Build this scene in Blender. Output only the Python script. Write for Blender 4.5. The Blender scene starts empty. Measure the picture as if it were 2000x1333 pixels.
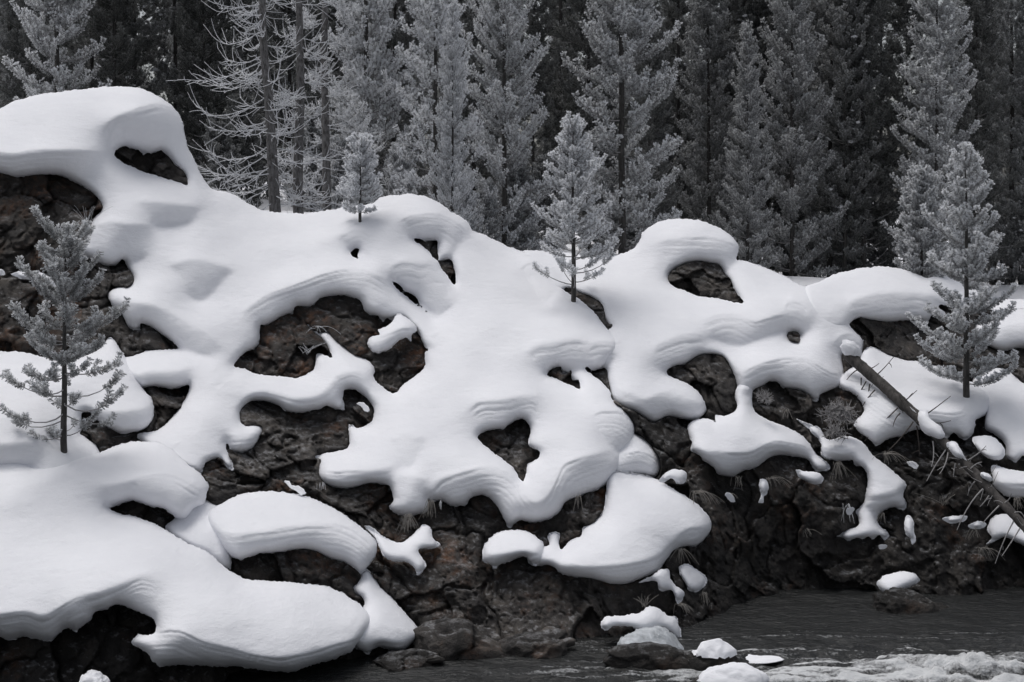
import bpy, math, random
import numpy as np

# ------------------------------------------------------------------ camera, sky, sun, exposure
sc = bpy.context.scene
F = 2800.0            # focal length in photo pixels (photo is 2000 x 1333)
HY = 420.0            # pixel row of the horizon
HC = 5.6              # camera height above the river
CX = 1000.0
cam = bpy.data.cameras.new('camera'); camo = bpy.data.objects.new('camera', cam)
sc.collection.objects.link(camo); sc.camera = camo
camo.location = (0, 0, HC); camo.rotation_euler = (math.radians(90), 0, 0)
cam.sensor_width = 36; cam.lens = F * 36 / 2000
cam.shift_y = -(666.5 - HY) / 2000
cam.clip_start = 0.1; cam.clip_end = 2000

SUN_EL, SUN_AZ = 72.0, 340.0
world = bpy.data.worlds.new('World'); sc.world = world; world.use_nodes = True
nt = world.node_tree; nt.nodes.clear()
wo = nt.nodes.new('ShaderNodeOutputWorld'); bg = nt.nodes.new('ShaderNodeBackground')
sky = nt.nodes.new('ShaderNodeTexSky'); sky.sky_type = 'NISHITA'; sky.sun_disc = False
sky.sun_elevation = math.radians(SUN_EL); sky.sun_rotation = math.radians(SUN_AZ)
sky.dust_density = 4.0; sky.air_density = 1.0
hs = nt.nodes.new('ShaderNodeHueSaturation'); hs.inputs['Saturation'].default_value = 0.34
nt.links.new(sky.outputs[0], hs.inputs['Color']); nt.links.new(hs.outputs[0], bg.inputs['Color'])
bg.inputs['Strength'].default_value = 0.137
nt.links.new(bg.outputs[0], wo.inputs['Surface'])
sun = bpy.data.lights.new('sun', 'SUN'); suno = bpy.data.objects.new('sun', sun)
sc.collection.objects.link(suno)
sun.energy = 1.35; sun.angle = math.radians(35); sun.color = (1.0, 0.985, 0.97)
# light comes from high up, a little behind the bank and left
el = math.radians(SUN_EL)
from mathutils import Vector
sdir = Vector((-0.7, 0.4, 0)).normalized() * math.cos(el) + Vector((0, 0, math.sin(el)))
suno.rotation_euler = sdir.to_track_quat('Z', 'Y').to_euler()
sky.sun_rotation = math.atan2(sdir.x, sdir.y)
sc.view_settings.view_transform = 'Standard'; sc.view_settings.look = 'None'
sc.view_settings.exposure = -0.3; sc.view_settings.gamma = 1.0
sc.view_settings.use_curve_mapping = False
sc.render.engine = 'CYCLES'
sc.cycles.max_bounces = 8; sc.cycles.diffuse_bounces = 6; sc.cycles.transmission_bounces = 6

RNG = np.random.default_rng(7)
random.seed(7)
COL = sc.collection

# ------------------------------------------------------------------ helpers
def tag(o, label=None, cat=None, group=None, kind=None):
    if label: o['label'] = label
    if cat: o['category'] = cat
    if group: o['group'] = group
    if kind: o['kind'] = kind
    return o

def empty(name, loc, rz=0.0):
    o = bpy.data.objects.new(name, None); COL.objects.link(o)
    o.location = loc; o.rotation_euler = (0, 0, rz); o.empty_display_size = 0.1
    return o

def link(name, me, mat=None, parent=None):
    o = bpy.data.objects.new(name, me); COL.objects.link(o)
    if mat and not me.materials: me.materials.append(mat)
    if parent: o.parent = parent
    return o

def mesh_np(name, V, faces, smooth=True, attrs=None):
    """V (n,3); faces (m,3) or (m,4) int array, or a list of such arrays"""
    me = bpy.data.meshes.new(name)
    if not isinstance(faces, (list, tuple)): faces = [faces]
    faces = [f for f in faces if len(f)]
    V = np.asarray(V, np.float32)
    me.vertices.add(len(V)); me.vertices.foreach_set('co', V.ravel())
    idx = np.concatenate([f.ravel() for f in faces]).astype(np.int32)
    tot = np.concatenate([np.full(len(f), f.shape[1], np.int32) for f in faces])
    start = np.concatenate([[0], np.cumsum(tot)[:-1]]).astype(np.int32)
    me.loops.add(len(idx)); me.loops.foreach_set('vertex_index', idx)
    me.polygons.add(len(tot)); me.polygons.foreach_set('loop_start', start)
    me.polygons.foreach_set('loop_total', tot)
    me.polygons.foreach_set('use_smooth', np.full(len(tot), smooth))
    if attrs:
        for k, a in attrs.items():
            at = me.attributes.new(k, 'FLOAT', 'POINT'); at.data.foreach_set('value', np.asarray(a, np.float32))
    me.update(calc_edges=True); me.validate()
    return me

def hsh(ix, iy, iz, seed):
    n = (ix.astype(np.int64) * 374761393 + iy.astype(np.int64) * 668265263 + iz.astype(np.int64) * 1274126177 + seed * 974711) & 0xffffffff
    n = ((n ^ (n >> 13)) * 1274126177) & 0xffffffff
    n = ((n ^ (n >> 16)) * 2246822519) & 0xffffffff
    n = n ^ (n >> 15)
    return (n & 0xffffff) / float(0xffffff)

def vnoise(P, seed=0):
    i = np.floor(P).astype(np.int64); f = P - i; f = f * f * f * (f * (f * 6 - 15) + 10)
    r = 0
    for dx in (0, 1):
        wx = f[..., 0] if dx else 1 - f[..., 0]
        for dy in (0, 1):
            wy = f[..., 1] if dy else 1 - f[..., 1]
            for dz in (0, 1):
                wz = f[..., 2] if dz else 1 - f[..., 2]
                r = r + wx * wy * wz * hsh(i[..., 0] + dx, i[..., 1] + dy, i[..., 2] + dz, seed)
    return r * 2 - 1

def fbm(P, octv=4, seed=0, gain=0.5):
    a, r, t = 1.0, 0, 0
    for o in range(octv):
        r = r + a * vnoise(P * (2.03 ** o) + o * 17.3, seed + o); t += a; a *= gain
    return r / t

def vor(P, seed=0):
    """F1, F2 and a tilted random plane per cell"""
    i = np.floor(P).astype(np.int64)
    f1 = np.full(P.shape[:-1], 9.0); f2 = np.full(P.shape[:-1], 9.0)
    off = np.zeros(P.shape[:-1])
    for dx in (-1, 0, 1):
        for dy in (-1, 0, 1):
            for dz in (-1, 0, 1):
                a, b, c = i[..., 0] + dx, i[..., 1] + dy, i[..., 2] + dz
                q = np.stack([a + hsh(a, b, c, seed), b + hsh(a, b, c, seed + 1), c + hsh(a, b, c, seed + 2)], -1)
                d = P - q; dd = np.sqrt((d ** 2).sum(-1))
                pl = (hsh(a, b, c, seed + 3) - .5) * 2 + d[..., 0] * (hsh(a, b, c, seed + 4) - .5) * 3 + d[..., 2] * (hsh(a, b, c, seed + 5) - .5) * 3
                near = dd < f1
                f2 = np.where(near, f1, np.minimum(f2, dd))
                off = np.where(near, pl, off); f1 = np.where(near, dd, f1)
    return f1, f2, off

def ss(a, b, x):
    t = np.clip((x - a) / (b - a), 0, 1); return t * t * (3 - 2 * t)

def blur(A, r, n=3):
    """repeated box blur, r in nodes"""
    r = int(r)
    if r < 1: return A
    for _ in range(n):
        for ax in (0, 1):
            A = np.moveaxis(A, ax, 0)
            Ap = np.concatenate([np.repeat(A[:1], r + 1, 0), A, np.repeat(A[-1:], r, 0)])
            c = np.cumsum(Ap, 0)
            A = (c[2 * r + 1:] - c[:-2 * r - 1]) / (2 * r + 1)
            A = np.moveaxis(A, 0, ax)
    return A

def tube(pts, radii, sides=5):
    """verts, quads of a tube along pts"""
    pts = np.asarray(pts, float); n = len(pts)
    T = np.gradient(pts, axis=0); T /= np.linalg.norm(T, axis=1)[:, None] + 1e-9
    up = np.array([0, 0, 1.0]) if abs(T[0][2]) < .9 else np.array([1.0, 0, 0])
    A = np.cross(T, up); A /= np.linalg.norm(A, axis=1)[:, None] + 1e-9
    Bv = np.cross(T, A)
    an = np.arange(sides) * 2 * np.pi / sides
    V = pts[:, None] + (A[:, None] * np.cos(an)[None, :, None] + Bv[:, None] * np.sin(an)[None, :, None]) * np.asarray(radii)[:, None, None]
    V = V.reshape(-1, 3)
    q = []
    for k in range(n - 1):
        for s in range(sides):
            s2 = (s + 1) % sides
            q.append((k * sides + s, k * sides + s2, (k + 1) * sides + s2, (k + 1) * sides + s))
    return V, np.array(q, np.int32)

class Acc:
    def __init__(s): s.V = []; s.Q = []; s.T = []; s.n = 0
    def add(s, V, Q=None, T=None):
        if Q is not None and len(Q): s.Q.append(np.asarray(Q) + s.n)
        if T is not None and len(T): s.T.append(np.asarray(T) + s.n)
        s.V.append(np.asarray(V, float)); s.n += len(V)
    def tube(s, pts, radii, sides=5): s.add(*tube(pts, radii, sides))
    def mesh(s, name, smooth=True, attrs=None):
        fs = []
        if s.Q: fs.append(np.concatenate(s.Q))
        if s.T: fs.append(np.concatenate(s.T))
        return mesh_np(name, np.concatenate(s.V), fs, smooth, attrs)

def Wp(px, py, Y):
    """photo pixel and distance -> world"""
    px, py, Y = np.asarray(px, float), np.asarray(py, float), np.asarray(Y, float)
    return np.stack([(px - CX) / F * Y, Y + 0 * px, HC - (py - HY) / F * Y], -1)

# ------------------------------------------------------------------ materials
def newmat(name):
    m = bpy.data.materials.new(name); m.use_nodes = True
    n = m.node_tree.nodes; l = m.node_tree.links
    return m, n, l, n['Principled BSDF']

def noise_node(n, l, scale, detail=6, rough=.6, vec=None):
    t = n.new('ShaderNodeTexNoise'); t.inputs['Scale'].default_value = scale
    t.inputs['Detail'].default_value = detail; t.inputs['Roughness'].default_value = rough
    if vec is not None: l.new(vec, t.inputs['Vector'])
    return t

def ramp(n, l, fac, stops):
    r = n.new('ShaderNodeValToRGB'); e = r.color_ramp.elements
    while len(e) < len(stops): e.new(0.5)
    for k, (p, c) in enumerate(stops):
        e[k].position = p; e[k].color = (*c, 1) if len(c) == 3 else c
    l.new(fac, r.inputs[0]); return r

def mat_snow():
    m, n, l, b = newmat('snow')
    tc = n.new('ShaderNodeTexCoord')
    b.inputs['Roughness'].default_value = 0.75
    b.inputs['Specular IOR Level'].default_value = 0.25
    a = noise_node(n, l, 1.1, 5, .6, tc.outputs['Object'])
    r = ramp(n, l, a.outputs['Fac'], [(0.3, (0.80, 0.805, 0.84)), (0.7, (0.86, 0.865, 0.895))])
    l.new(r.outputs[0], b.inputs['Base Color'])
    n1 = noise_node(n, l, 60, 4, .7, tc.outputs['Object'])
    mpp = n.new('ShaderNodeMapping'); mpp.inputs['Scale'].default_value = (.55, .55, 1.5); l.new(tc.outputs['Object'], mpp.inputs['Vector'])
    n2 = noise_node(n, l, 9, 5, .62, mpp.outputs[0])
    bp = n.new('ShaderNodeBump'); bp.inputs['Strength'].default_value = 0.35; bp.inputs['Distance'].default_value = 0.014
    l.new(n1.outputs['Fac'], bp.inputs['Height'])
    b2 = n.new('ShaderNodeBump'); b2.inputs['Strength'].default_value = 0.3; b2.inputs['Distance'].default_value = 0.05
    l.new(n2.outputs['Fac'], b2.inputs['Height']); l.new(bp.outputs[0], b2.inputs['Normal'])
    l.new(b2.outputs[0], b.inputs['Normal'])
    return m

def mat_rock(name, dark=1.0, rust=0.5):
    m, n, l, b = newmat(name)
    tc = n.new('ShaderNodeTexCoord'); v = tc.outputs['Object']
    a = noise_node(n, l, 2.2, 10, .68, v)
    r = ramp(n, l, a.outputs['Fac'], [(0.28, (.013 * dark, .012 * dark, .012 * dark)), (0.5, (.032 * dark, .029 * dark, .027 * dark)),
                                      (0.68, (.062 * dark, .054 * dark, .047 * dark)), (0.85, (.10 * dark, .09 * dark, .08 * dark))])
    o = noise_node(n, l, 1.25, 7, .62, v)
    orr = ramp(n, l, o.outputs['Fac'], [(0.60 - .12 * rust, (0, 0, 0)), (0.74 - .1 * rust, (1, 1, 1))])
    o2 = noise_node(n, l, 7, 5, .7, v)
    o2r = ramp(n, l, o2.outputs['Fac'], [(0.42, (0, 0, 0)), (0.62, (1, 1, 1))])
    mu = n.new('ShaderNodeMath'); mu.operation = 'MULTIPLY'; l.new(orr.outputs[0], mu.inputs[0]); l.new(o2r.outputs[0], mu.inputs[1])
    mu2 = n.new('ShaderNodeMath'); mu2.operation = 'MULTIPLY'; mu2.inputs[1].default_value = 0.75; l.new(mu.outputs[0], mu2.inputs[0])
    mx = n.new('ShaderNodeMix'); mx.data_type = 'RGBA'
    l.new(mu2.outputs[0], mx.inputs['Factor']); l.new(r.outputs[0], mx.inputs['A'])
    mx.inputs['B'].default_value = (.095 * dark, .045 * dark, .023 * dark, 1)
    # pale lichen / rime specks
    s = noise_node(n, l, 38, 3, .75, v)
    sr = ramp(n, l, s.outputs['Fac'], [(0.66, (0, 0, 0)), (0.74, (1, 1, 1))])
    s2 = noise_node(n, l, 2.7, 4, .6, v)
    s2r = ramp(n, l, s2.outputs['Fac'], [(0.45, (0, 0, 0)), (0.65, (.6, .6, .6))])
    sm = n.new('ShaderNodeMath'); sm.operation = 'MULTIPLY'; l.new(sr.outputs[0], sm.inputs[0]); l.new(s2r.outputs[0], sm.inputs[1])
    m2 = n.new('ShaderNodeMix'); m2.data_type = 'RGBA'; l.new(sm.outputs[0], m2.inputs['Factor']); l.new(mx.outputs['Result'], m2.inputs['A'])
    m2.inputs['B'].default_value = (.20, .19, .17, 1)
    ge = n.new('ShaderNodeNewGeometry'); sx = n.new('ShaderNodeSeparateXYZ'); l.new(ge.outputs['Normal'], sx.inputs[0])
    dn = noise_node(n, l, 11, 6, .75, v); da = n.new('ShaderNodeMath'); da.operation = 'MULTIPLY_ADD'
    l.new(dn.outputs['Fac'], da.inputs[0]); da.inputs[1].default_value = 1.5; l.new(sx.outputs['Z'], da.inputs[2])
    mr = n.new('ShaderNodeMapRange'); mr.inputs['From Min'].default_value = 1.62; mr.inputs['From Max'].default_value = 1.95; mr.inputs['To Max'].default_value = .4
    l.new(da.outputs[0], mr.inputs['Value'])
    m3 = n.new('ShaderNodeMix'); m3.data_type = 'RGBA'; l.new(mr.outputs[0], m3.inputs['Factor']); l.new(m2.outputs['Result'], m3.inputs['A'])
    m3.inputs['B'].default_value = (.55, .56, .58, 1)
    # each block of the rock has a tone of its own
    wn = noise_node(n, l, 1.3, 3, .6, v); wv = n.new('ShaderNodeVectorMath'); wv.operation = 'MULTIPLY_ADD'
    l.new(wn.outputs['Color'], wv.inputs[0]); wv.inputs[1].default_value = (.7, .7, .7); l.new(v, wv.inputs[2])
    vt = n.new('ShaderNodeTexVoronoi'); vt.inputs['Scale'].default_value = 1.9; l.new(wv.outputs[0], vt.inputs['Vector'])
    vb = n.new('ShaderNodeRGBToBW'); l.new(vt.outputs['Color'], vb.inputs[0])
    vm = n.new('ShaderNodeMapRange'); vm.inputs['To Min'].default_value = .45; vm.inputs['To Max'].default_value = 1.6; l.new(vb.outputs[0], vm.inputs['Value'])
    m4 = n.new('ShaderNodeMix'); m4.data_type = 'RGBA'; m4.blend_type = 'MULTIPLY'; m4.inputs['Factor'].default_value = 1.0
    l.new(m3.outputs['Result'], m4.inputs['A']); l.new(vm.outputs[0], m4.inputs['B'])
    l.new(m4.outputs['Result'], b.inputs['Base Color'])
    b.inputs['Roughness'].default_value = 0.72
    b.inputs['Specular IOR Level'].default_value = 0.35
    n1 = noise_node(n, l, 26, 8, .72, v)
    bp = n.new('ShaderNodeBump'); bp.inputs['Strength'].default_value = 1.0; bp.inputs['Distance'].default_value = 0.06
    l.new(n1.outputs['Fac'], bp.inputs['Height']); l.new(bp.outputs[0], b.inputs['Normal'])
    return m

def mat_needles():
    m, n, l, b = newmat('pine_needles')
    at = n.new('ShaderNodeAttribute'); at.attribute_name = 'frost'
    oi = n.new('ShaderNodeObjectInfo')
    mu = n.new('ShaderNodeMath'); mu.operation = 'MULTIPLY'
    l.new(at.outputs['Fac'], mu.inputs[0]); l.new(oi.outputs['Color'], mu.inputs[1])
    mx = n.new('ShaderNodeMix'); mx.data_type = 'RGBA'; l.new(mu.outputs[0], mx.inputs['Factor'])
    mx.inputs['A'].default_value = (.030, .035, .024, 1); mx.inputs['B'].default_value = (.88, .89, .91, 1)
    l.new(mx.outputs['Result'], b.inputs['Base Color']); b.inputs['Roughness'].default_value = .85
    b.inputs['Specular IOR Level'].default_value = .15
    tr = n.new('ShaderNodeBsdfTranslucent'); l.new(mx.outputs['Result'], tr.inputs['Color'])
    ms = n.new('ShaderNodeMixShader'); ms.inputs[0].default_value = .45
    l.new(b.outputs[0], ms.inputs[1]); l.new(tr.outputs[0], ms.inputs[2]); l.new(ms.outputs[0], n['Material Output'].inputs['Surface'])
    return m

def mat_bark(name, c0, c1, scale=14):
    m, n, l, b = newmat(name)
    tc = n.new('ShaderNodeTexCoord'); mp = n.new('ShaderNodeMapping'); mp.inputs['Scale'].default_value = (1, 1, .35)
    l.new(tc.outputs['Object'], mp.inputs['Vector'])
    a = noise_node(n, l, scale, 6, .7, mp.outputs[0])
    r = ramp(n, l, a.outputs['Fac'], [(0.35, c0), (0.7, c1)]); l.new(r.outputs[0], b.inputs['Base Color'])
    b.inputs['Roughness'].default_value = .85
    bp = n.new('ShaderNodeBump'); bp.inputs['Distance'].default_value = .02; l.new(a.outputs['Fac'], bp.inputs['Height']); l.new(bp.outputs[0], b.inputs['Normal'])
    return m

def mat_plain(name, c, rough=.8):
    m, n, l, b = newmat(name)
    tc = n.new('ShaderNodeTexCoord'); a = noise_node(n, l, 20, 4, .6, tc.outputs['Object'])
    r = ramp(n, l, a.outputs['Fac'], [(.3, tuple(x * .75 for x in c)), (.7, tuple(min(1, x * 1.2) for x in c))])
    l.new(r.outputs[0], b.inputs['Base Color']); b.inputs['Roughness'].default_value = rough
    return m

def mat_water():
    m, n, l, b = newmat('river_water')
    at = n.new('ShaderNodeAttribute'); at.attribute_name = 'foam'
    tc = n.new('ShaderNodeTexCoord')
    nz = noise_node(n, l, 20, 8, .8, tc.outputs['Object'])
    ad = n.new('ShaderNodeMath'); ad.operation = 'ADD'; l.new(at.outputs['Fac'], ad.inputs[0])
    sb = n.new('ShaderNodeMath'); sb.operation = 'MULTIPLY_ADD'; l.new(nz.outputs['Fac'], sb.inputs[0]); sb.inputs[1].default_value = 1.7; sb.inputs[2].default_value = -.85
    l.new(sb.outputs[0], ad.inputs[1])
    rr = ramp(n, l, ad.outputs[0], [(0.42, (0, 0, 0)), (0.62, (.35, .35, .35)), (0.95, (1, 1, 1))])
    mx = n.new('ShaderNodeMix'); mx.data_type = 'RGBA'; l.new(rr.outputs[0], mx.inputs['Factor'])
    mx.inputs['A'].default_value = (.022, .023, .023, 1); mx.inputs['B'].default_value = (.60, .61, .62, 1)
    l.new(mx.outputs['Result'], b.inputs['Base Color'])
    r2 = ramp(n, l, ad.outputs[0], [(0.3, (.08, .08, .08)), (0.8, (.7, .7, .7))]); l.new(r2.outputs[0], b.inputs['Roughness'])
    b.inputs['IOR'].default_value = 1.33
    mp = n.new('ShaderNodeMapping'); mp.inputs['Scale'].default_value = (6, 14, 8); l.new(tc.outputs['Object'], mp.inputs['Vector'])
    w = noise_node(n, l, 1, 5, .6, mp.outputs[0])
    bp = n.new('ShaderNodeBump'); bp.inputs['Strength'].default_value = .7; bp.inputs['Distance'].default_value = .08
    l.new(w.outputs['Fac'], bp.inputs['Height']); l.new(bp.outputs[0], b.inputs['Normal'])
    return m

def mat_ice():
    m, n, l, b = newmat('ice')
    b.inputs['Base Color'].default_value = (.62, .66, .70, 1); b.inputs['Roughness'].default_value = .25
    b.inputs['Transmission Weight'].default_value = .35; b.inputs['IOR'].default_value = 1.31
    tc = n.new('ShaderNodeTexCoord'); a = noise_node(n, l, 18, 5, .6, tc.outputs['Object'])
    bp = n.new('ShaderNodeBump'); bp.inputs['Distance'].default_value = .03; l.new(a.outputs['Fac'], bp.inputs['Height']); l.new(bp.outputs[0], b.inputs['Normal'])
    return m

M_SNOW = mat_snow(); M_ROCK = mat_rock('basalt', 1.9, .35); M_ROCKR = mat_rock('rusty_basalt', 1.65, 1.2); M_ROCKD = mat_rock('wet_basalt', .95, .35)
M_NEEDLE = mat_needles()
M_BARK = mat_bark('bark', (.02, .018, .016), (.10, .095, .09))
M_BARKF = mat_bark('frosted_bark', (.045, .04, .037), (.24, .235, .235), 22)
M_RIME = mat_plain('rime_coated_twig', (.68, .69, .71))
M_TWIG = mat_plain('dark_twig', (.06, .05, .045))
M_TWIGF = mat_plain('lightly_rimed_twig', (.34, .33, .33))
M_GRASS = mat_plain('frosted_dry_grass', (.30, .28, .255))
M_WATER = mat_water(); M_ICE = mat_ice()
def mat_icem():
    m, n, l, b = newmat('milky_ice')
    tc = n.new('ShaderNodeTexCoord'); a = noise_node(n, l, 7, 6, .65, tc.outputs['Object'])
    r = ramp(n, l, a.outputs['Fac'], [(.3, (.30, .32, .34)), (.62, (.62, .65, .68))]); l.new(r.outputs[0], b.inputs['Base Color'])
    b.inputs['Roughness'].default_value = .3
    bp = n.new('ShaderNodeBump'); bp.inputs['Distance'].default_value = .06; l.new(a.outputs['Fac'], bp.inputs['Height']); l.new(bp.outputs[0], b.inputs['Normal'])
    return m
M_ICEM = mat_icem()

# ------------------------------------------------------------------ the bank: traced outlines (photo pixels)
def P(s):
    a = np.array([float(t) for t in s.replace(',', ' ').split()]); return a.reshape(-1, 2)

MASS = []   # snow masses: name, label, outline, holes, lift (m towards the viewer), edge depth scale
def mass(label, poly, holes=(), lift=0.0, e=1.0, cat='snow pillow', name='snow_pillow', jit=1.0, onlog=False):
    MASS.append(dict(onlog=onlog, label=label, poly=P(poly), holes=[P(h) for h in holes], lift=lift, e=e, cat=cat, name=name, jit=jit))

mass('long white snow cap topping the dark cliff beside the heavily frosted pine on the right',
     '1571 562 1598 551 1634 535 1670 526 1706 522 1742 522 1772 530 1799 539 1811 543 1838 539 1865 544 1880 556 1895 566 1922 568 1923 584 1910 590 1865 602 1838 596 1832 602 1847 612 1844 621 1820 615 1811 629 1790 624 1760 627 1730 629 1700 626 1679 623 1664 627 1650 645 1600 640 1575 600', lift=-.05)
mass('flat snow cap with layered edge behind the frosted pine, above a dark rock step',
     '1905 632 1925 626 1949 608 1976 603 2000 603 2090 605 2090 690 2000 680 1982 681 1958 686 1934 677 1910 655', lift=-.05)
mass('sloping snow drift below the rock step at the foot of the frosted pine',
     '1900 735 1928 722 1946 717 1970 723 1988 740 2000 749 2090 780 2090 930 2000 890 1984 904 1966 890 1964 870 1945 850 1928 842 1923 824 1928 800 1910 770', lift=-.1)
mass('broad snow slope with ridge crest, rock window and thick curled lips behind the central snowfield',
     '1000 520 1015 492 1060 491 1095 491 1130 497 1170 505 1200 500 1235 488 1250 470 1255 455 1270 442 1290 433 1315 428 1340 428 1370 432 1400 443 1425 458 1438 472 1443 485 1440 500 1437 508 1450 509 1480 517 1510 529 1540 544 1570 560 1590 568 1618 580 1642 595 1657 613 1660 637 1672 649 1687 664 1690 676 1684 692 1672 703 1660 700 1652 690 1645 697 1649 724 1649 745 1642 756 1625 761 1602 771 1598 784 1588 784 1578 774 1565 764 1548 760 1531 759 1517 747 1504 744 1494 749 1480 757 1468 766 1458 775 1443 764 1436 737 1426 718 1414 697 1390 692 1366 694 1342 712 1318 715 1302 727 1318 739 1345 751 1363 766 1375 784 1380 800 1372 813 1362 821 1345 822 1328 818 1301 815 1291 820 1284 826 1268 826 1254 816 1240 805 1222 800 1195 778 1189 750 1182 720 1150 715 1130 690 1120 660 1070 600 1020 550',
     ['1105 562 1136 573 1156 581 1174 592 1180 610 1181 630 1200 637 1170 648 1120 620 1095 585',
      '1305 544 1312 532 1330 520 1357 511 1390 515 1405 517 1410 526 1414 537 1426 547 1435 568 1444 580 1454 593 1435 592 1408 584 1381 581 1360 577 1333 566 1313 559',
      '1540 649 1561 652 1560 667 1555 670 1543 664 1539 656'],
     lift=-.12, cat='snow slope', name='snow_slope')
mass('thick snow slope under the fallen log with a ragged lower edge',
     '1660 720 1676 704 1691 680 1706 677 1730 690 1760 701 1805 708 1844 720 1880 737 1910 752 1928 761 1937 773 1934 797 1925 812 1907 821 1904 833 1895 854 1883 860 1871 852 1862 846 1850 857 1838 846 1820 839 1790 839 1760 851 1730 860 1712 872 1700 860 1676 842 1668 827 1682 812 1688 800 1676 779 1664 768 1640 758 1640 735', lift=0, cat='snow slope', name='snow_slope')
mass('hanging snow apron with wavy layered hem below a narrow snow neck',
     '1444 752 1468 758 1469 784 1472 801 1484 811 1511 825 1538 835 1565 849 1581 865 1592 884 1605 896 1619 906 1623 916 1617 921 1605 921 1598 923 1588 916 1578 899 1568 896 1544 892 1517 890 1497 899 1473 916 1450 921 1436 930 1419 931 1403 926 1392 913 1372 899 1365 889 1349 879 1352 865 1345 852 1343 835 1352 823 1369 818 1390 820 1398 826 1397 811 1419 812 1438 801 1440 788 1435 777', lift=.05)
mass('ragged snow tongue running down the dark cliff below the frosted bush',
     '1553 816 1568 823 1588 830 1603 838 1609 849 1612 858 1625 859 1649 852 1673 857 1690 869 1706 889 1727 906 1747 923 1767 940 1771 950 1764 967 1771 984 1767 997 1747 992 1723 1000 1713 1011 1717 1026 1733 1038 1738 1048 1727 1056 1717 1044 1706 1054 1696 1048 1683 1054 1673 1051 1656 1058 1642 1051 1624 1053 1649 1038 1676 1027 1676 1011 1671 1000 1686 984 1690 967 1695 936 1686 913 1669 909 1666 899 1639 901 1612 896 1602 886 1603 866 1592 852 1575 836', lift=.05, cat='snow tongue', name='snow_tongue')
mass('small oval snow lump under the tip of the hanging snow apron', '1554 918 1575 921 1598 924 1609 935 1605 943 1592 946 1575 941 1561 933', e=.6, cat='snow lump', name='snow_lump')
mass('small curled snow lump on the dark cliff just above the wide shelf', '1286 940 1301 924 1318 917 1338 921 1342 933 1335 946 1322 945 1311 935 1298 942', e=.6, cat='snow lump', name='snow_lump')
mass('round snow pillow beside the fallen log, below the sloping drift', '1899 857 1919 851 1943 857 1961 875 1961 893 1949 900 1925 893 1907 875', e=.8, lift=.1, cat='snow lump', name='snow_lump')
mass('thick snow block on the cliff beside the upper side of the fallen log', '1937 910 1962 915 2000 921 2090 925 2090 985 2000 973 1970 971 1944 955 1939 933', e=.8)
mass('low snow mound on the cliff partly behind the log tip', '1926 1064 1937 1049 1928 1035 1937 1013 1955 1004 1980 1009 2000 1024 2070 1050 2070 1090 2000 1067 1980 1057 1962 1049 1944 1057', e=.8)
mass('thin snow patch on the dark ledge beneath the log branches', '1841 1013 1861 1008 1890 1009 1886 1017 1868 1022 1850 1020', e=.5, cat='snow patch', name='snow_patch')
mass('tiny snow patch on the ledge just left of the low mound by the log tip', '1890 1028 1908 1019 1926 1024 1922 1031 1901 1034', e=.5, cat='snow patch', name='snow_patch')
mass('slim upright snow streak on the cliff right of the ragged tongue', '1768 1012 1775 1006 1784 1018 1786 1040 1790 1056 1782 1064 1776 1052 1768 1040', e=.4, cat='snow patch', name='snow_patch')
mass('tiny snow dab on the cliff below the foot of the ragged tongue', '1715 1067 1724 1063 1734 1067 1730 1072 1718 1072', e=.3, cat='snow patch', name='snow_patch')
mass('small snow dab with curled grass on the dark cliff below the hanging apron', '1415 966 1424 962 1433 970 1437 980 1428 981 1420 974', e=.3, cat='snow patch', name='snow_patch')
mass('narrow dripping snow dab on the dark cliff under the apron hem', '1484 938 1494 936 1501 948 1498 964 1491 972 1492 982 1481 982 1486 968 1482 952', e=.3, cat='snow patch', name='snow_patch')
mass('tiny snow dab stuck to the cliff left of the ragged tongue', '1652 997 1660 991 1669 993 1664 1003 1656 1006', e=.3, cat='snow patch', name='snow_patch')
mass('thin snow streak on dark cliff under the ragged edge of the slope', '1770 903 1782 902 1795 910 1790 917 1778 912', e=.3, cat='snow patch', name='snow_patch')

mass('snow chute tucked between two curled caps above the lower drift', '322 1032 345 1010 368 985 392 975 420 985 450 1000 452 1050 450 1112 430 1105 400 1085 362 1066', lift=-.05, cat='snow chute', name='snow_chute')
mass('half hidden round snow pillow behind the central snowfield above the wide shelf', '1190 840 1241 846 1262 859 1280 880 1292 901 1289 922 1280 936 1255 934 1200 935 1190 880', lift=-.12)
mass('wide smooth snow shelf with a layered rim overhanging the river rock',
     '1040 1068 1060 1068 1072 1065 1069 1046 1084 1038 1094 1043 1091 1061 1096 1073 1114 1056 1135 1047 1138 1031 1153 1025 1174 1004 1181 980 1184 950 1187 934 1202 921 1220 921 1250 926 1280 935 1300 946 1318 956 1342 971 1366 989 1384 1007 1391 1023 1387 1040 1372 1058 1357 1068 1336 1068 1318 1073 1306 1088 1294 1106 1276 1121 1246 1133 1213 1142 1186 1139 1156 1131 1120 1127 1096 1121 1084 1109 1072 1103 1057 1106 1036 1103 1028 1085', lift=.05, cat='snow shelf', name='snow_shelf')

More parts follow.
